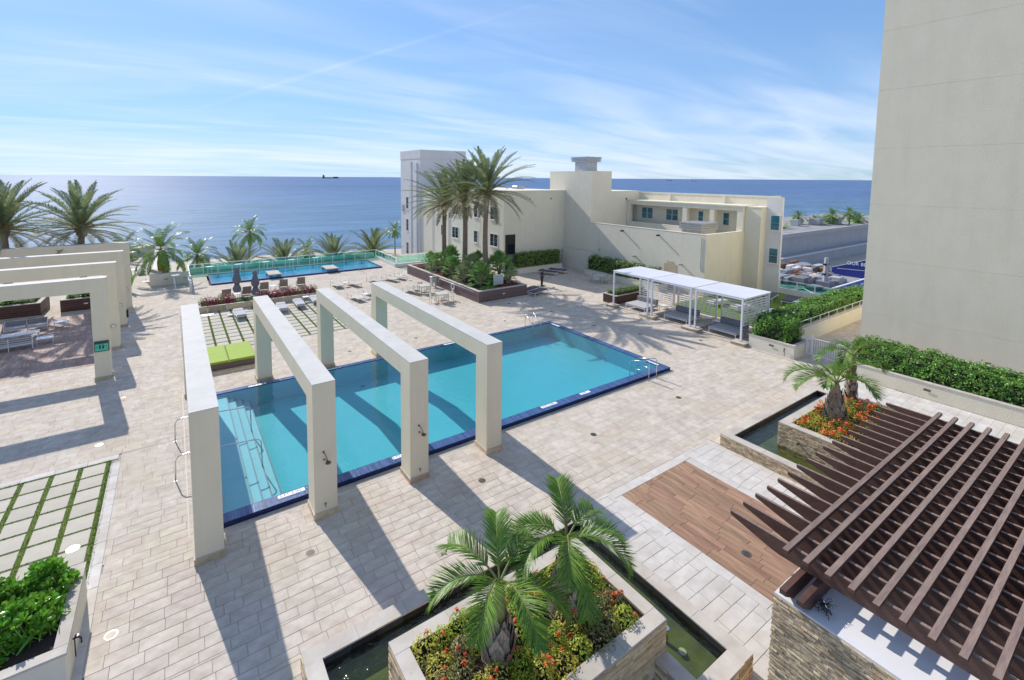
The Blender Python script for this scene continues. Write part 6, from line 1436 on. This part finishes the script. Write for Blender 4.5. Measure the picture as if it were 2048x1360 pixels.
# ------------------------------------------------------------------ town beyond the edge
def far_town():
    t = thing('beach_building', 'long pale grey flat roofed building between the hotel end and the big tower', 'building', (150,60,SEA_Z))
    # footprint seen face on; placed well below the deck
    a0, a1 = Vector((134,47.5)), Vector((232,47.5)); 
    m = MB(); m.box(134,262,46,80,SEA_Z,-10.9); m.build('lower_wall','stucco_grey',t)
    m = MB(); m.box(136,262,48.5,80,-10.898,-5.4); m.build('wall','stucco_grey',t)
    m = MB(); m.box(135.4,262,47.9,48.498,-5.9,-4.75); m.box(135.4,135.998,48.5,80,-5.9,-4.75); m.build('parapet','stucco_grey',t)
    m = MB(); m.box(133.7,262,45.6,46,-10.95,-10.6); m.build('ledge','stucco_white',t)
    m = MB(); m.box(136,262,48.5,80,-5.39,-5.2); m.build('roof','lowroof',t)
    for k, (x,y,w) in enumerate(((176,60,2.2),(186,58,3.2),(196,56,3.0),(172,66,1.8),(204,63,2.4),(214,57,2.6))): m = MB(); m.bevbox(x-w/2,x+w/2,y-w/2,y+w/2,-5.2,-3.0,.1); m.build('roof_unit','galv',t)
    lr = thing('low_roof', 'cluttered low flat roof with pipes and stained membrane beyond the lawn balustrade', 'building', (95,22,SEA_Z))
    m = MB(); m.box(60,132,-40,44.5,SEA_Z,-11.2); m.build('roof','lowroof',lr)
    rr = random.Random(8)
    for k in range(90):
        x, y = rr.uniform(104,130), rr.uniform(26,42); w, d, h = rr.uniform(.8,4.5), rr.uniform(.8,2.4), rr.uniform(.4,1.6)
        m = MB(); m.bevbox(x-w/2,x+w/2,y-d/2,y+d/2,-11.2,-11.2+h,.05); m.build('roof_unit',rr.choice(('galv','stucco_grey','rust','door_grey','stucco_white')),lr)
    for k in range(16):
        x, y = rr.uniform(92,128), rr.uniform(20,42); a = rr.uniform(-.5,.9); L = rr.uniform(3,10); m = MB(); m.tube([(x,y,-11.0),(x+L*math.cos(a),y+L*math.sin(a),-10.9)],.12,5); m.build('pipe',rr.choice(('galv','rust','stucco_white')),lr)
    t = thing('blue_hoarding', 'dark blue hoarding with white lettering beside the tower edge', 'hoarding', (118,22,-11.2))
    hx = 125.5; ya, yb = 30.9, 20.0
    def trap(x, w, pts, nm, mt): m = MB(); m.v = [(x,y,z) for y,z in pts]+[(x+w,y,z) for y,z in pts]; m.face((0,1,2,3)); m.face((7,6,5,4)); [m.face((k,k+4,(k+1)%4+4,(k+1)%4)) for k in range(4)]; return m.build(nm,mt,t)
    trap(hx,.3,[(ya,-11.2),(yb,-11.2),(yb,-5.0),(ya,-9.5)],'panel','blue_board')
    trap(hx-.03,.02,[(ya,-9.62),(yb,-5.12),(yb,-5.0),(ya,-9.5)],'rail','white_metal')
    trap(hx-.03,.02,[(ya-1,-9.72),(yb,-9.2),(yb,-9.12),(ya-1,-9.64)],'stripe','white_metal')
    text_mesh('OUR BEACH', 1.05, 'white_paint', t, (hx-.05,25.2,-8.15), (R(90),0,R(-90)), extrude=.02)
    t = thing('sponsor_hoarding', 'bright blue hoarding with three small framed posters just above the passage hedge', 'hoarding', (92,12,-11.2))
    p0, p1 = Vector((93.4,19.2)), Vector((110.0,19.3)); d = (p1-p0).normalized(); L = (p1-p0).length; c = (p0+p1)/2; rz = math.atan2(d.y,d.x); n_ = Vector((d.y,-d.x))
    m = MB(); m.obox((c.x,c.y,-10.2),L/2,.12,2.0,rz); m.build('panel','blue_board2',t); m = MB(); m.obox((c.x,c.y,-8.15),L/2,.16,.06,rz); m.build('rail','white_metal',t)
    for k in range(3):
        q = p0+d*(L*(.42+.17*k))+n_*.16; m = MB(); m.obox((q.x,q.y,-9.3),.8,.03,.55,rz); f = m.build('poster','white_paint',t)
        q = q+n_*.05; m = MB(); m.obox((q.x,q.y,-9.3),.6,.02,.35,rz); m.build('picture','poster',f)
    t = thing('utility_mast', 'weathered pale concrete mast with brackets standing on the low roof', 'mast', (109.4,26.2,-11.2))
    m = MB(); m.tube([(109.4,26.2,-11.2),(109.4,26.2,-5.3)],[.55,.38],8); m.build('pole','stucco_grey',t)
    for z in (-6.8,-8.8): m = MB(); m.box(108.6,110.2,25.9,26.5,z,z+.35); m.build('bracket','black',t)
far_town()
def ship(x,y,L,lab,rz=0,front=.8):
    t = thing('cargo_ship', lab, 'ship', (x,y,SEA_Z)); ca, sa = math.cos(rz), math.sin(rz)
    def B(a,b,w,z0,z1,nm): m = MB(); m.obox((x+(a+b)/2*ca, y+(a+b)/2*sa, SEA_Z+(z0+z1)/2), (b-a)/2, w/2, (z1-z0)/2, rz); m.build(nm,'hull',t)
    B(-L/2,L/2,L*.16,-1,L*.045,'hull'); B(-L*.47,-L*.36,L*.13,L*.045,L*.20,'bridge'); B(L*.18,L*.46,L*.13,L*.045,L*.105,'cargo'); B(-L*.43,-L*.41,L*.02,L*.20,L*.25,'funnel')
ship(1820,6480,215,'grey cargo ship on the horizon left of the stair tower',R(-20)); ship(3900,3500,150,'dark ship just right of the chimney block on the horizon',R(-50))
for x,y,L,lab in ((5200,3600,60,'tiny boat on the horizon above the hotel roof'),(4300,2700,45,'tiny white boat on the horizon towards the tower')): ship(x,y,L,lab,R(-40))

# ------------------------------------------------------------------ the man
def person():
    x0, y0 = 28.45, 20.17; t = thing('person', 'person in dark shirt and trousers standing on the paving, holding a small dark object', 'person', (x0,y0,0)); t.rotation_euler = (0,0,R(200))
    ORG[t.name] = (0,0,0)
    def skin(name, vs_, es, rs, mat, lvl=2):
        me = bpy.data.meshes.new(name); me.from_pydata(vs_, es, []); o = bpy.data.objects.new(name, me); COL.objects.link(o)
        md = o.modifiers.new('s','SKIN'); md.use_smooth_shade = True
        for i, r in enumerate(rs): me.skin_vertices[0].data[i].radius = (r, r*.85) if isinstance(r,(int,float)) else r
        me.skin_vertices[0].data[0].use_root = True
        sb = o.modifiers.new('u','SUBSURF'); sb.levels = lvl; sb.render_levels = lvl
        m2 = bpy.data.meshes.new_from_object(o.evaluated_get(bpy.context.evaluated_depsgraph_get())); bpy.data.objects.remove(o)
        m2.materials.clear(); m2.materials.append(M[mat]); o = link(name, m2, t); return o
    V = [(0,0,.93),(0,.0,1.12),(0,.01,1.32),(0,.015,1.42),(0,.03,1.50),(0,.055,1.58),(0,.065,1.68),
         (.09,0,.88),(.10,.02,.50),(.10,-.01,.09),(.10,.12,.03),(-.09,0,.88),(-.10,.02,.50),(-.10,-.01,.09),(-.10,.12,.03),
         (.18,0,1.38),(.25,.0,1.12),(.12,.24,1.10),(.05,.30,1.12),(-.18,0,1.38),(-.25,.0,1.12),(-.12,.24,1.10),(-.05,.30,1.12)]
    E_ = [(0,1),(1,2),(2,3),(3,4),(4,5),(5,6),(0,7),(7,8),(8,9),(9,10),(0,11),(11,12),(12,13),(13,14),(3,15),(15,16),(16,17),(17,18),(3,19),(19,20),(20,21),(21,22)]
    Rr = [.13,.12,.14,.10,.055,.085,.075,.085,.058,.04,.04,.085,.058,.04,.04,.062,.042,.034,.035,.062,.042,.034,.035]
    skin('body', V, E_, Rr, 'skin')
    skin('shirt', [V[0],V[1],V[2],V[3],V[15],(.215,0,1.25),V[19],(-.215,0,1.25)], [(0,1),(1,2),(2,3),(3,4),(4,5),(3,6),(6,7)], [.155,.14,.16,.115,.082,.075,.082,.075], 'shirt')
    skin('trousers', [(0,0,.96),V[7],V[8],(.10,-.01,.10),V[11],V[12],(-.10,-.01,.10)], [(0,1),(1,2),(2,3),(0,4),(4,5),(5,6)], [.15,.105,.078,.065,.105,.078,.065], 'trousers')
    m = MB()
    for s in (-1,1): m.bevbox(s*.10-.05,s*.10+.05,-.07,.20,0,.09,.02)
    m.build('shoes','black',t,kind='stuff')
    m = MB(); n = 12
    for z, r in ((1.60,.100),(1.68,.100),(1.74,.08),(1.765,.03)):
        for k in range(n): a = 2*math.pi*k/n; m.v.append((r*.9*math.cos(a), .035+r*math.sin(a), z))
    for i in range(3):
        for k in range(n): m.face((i*n+k,i*n+(k+1)%n,(i+1)*n+(k+1)%n,(i+1)*n+k))
    m.face(range(3*n,4*n)); m.build('hair','black',t,smooth=True)
    m = MB(); m.box(-.035,.035,.28,.36,1.10,1.115); m.build('phone','black',t)
    m = MB(); m.prism([(-.012,.13),(.012,.13),(0,.16)],1.58,1.62); m.build('nose','skin',t)
person()
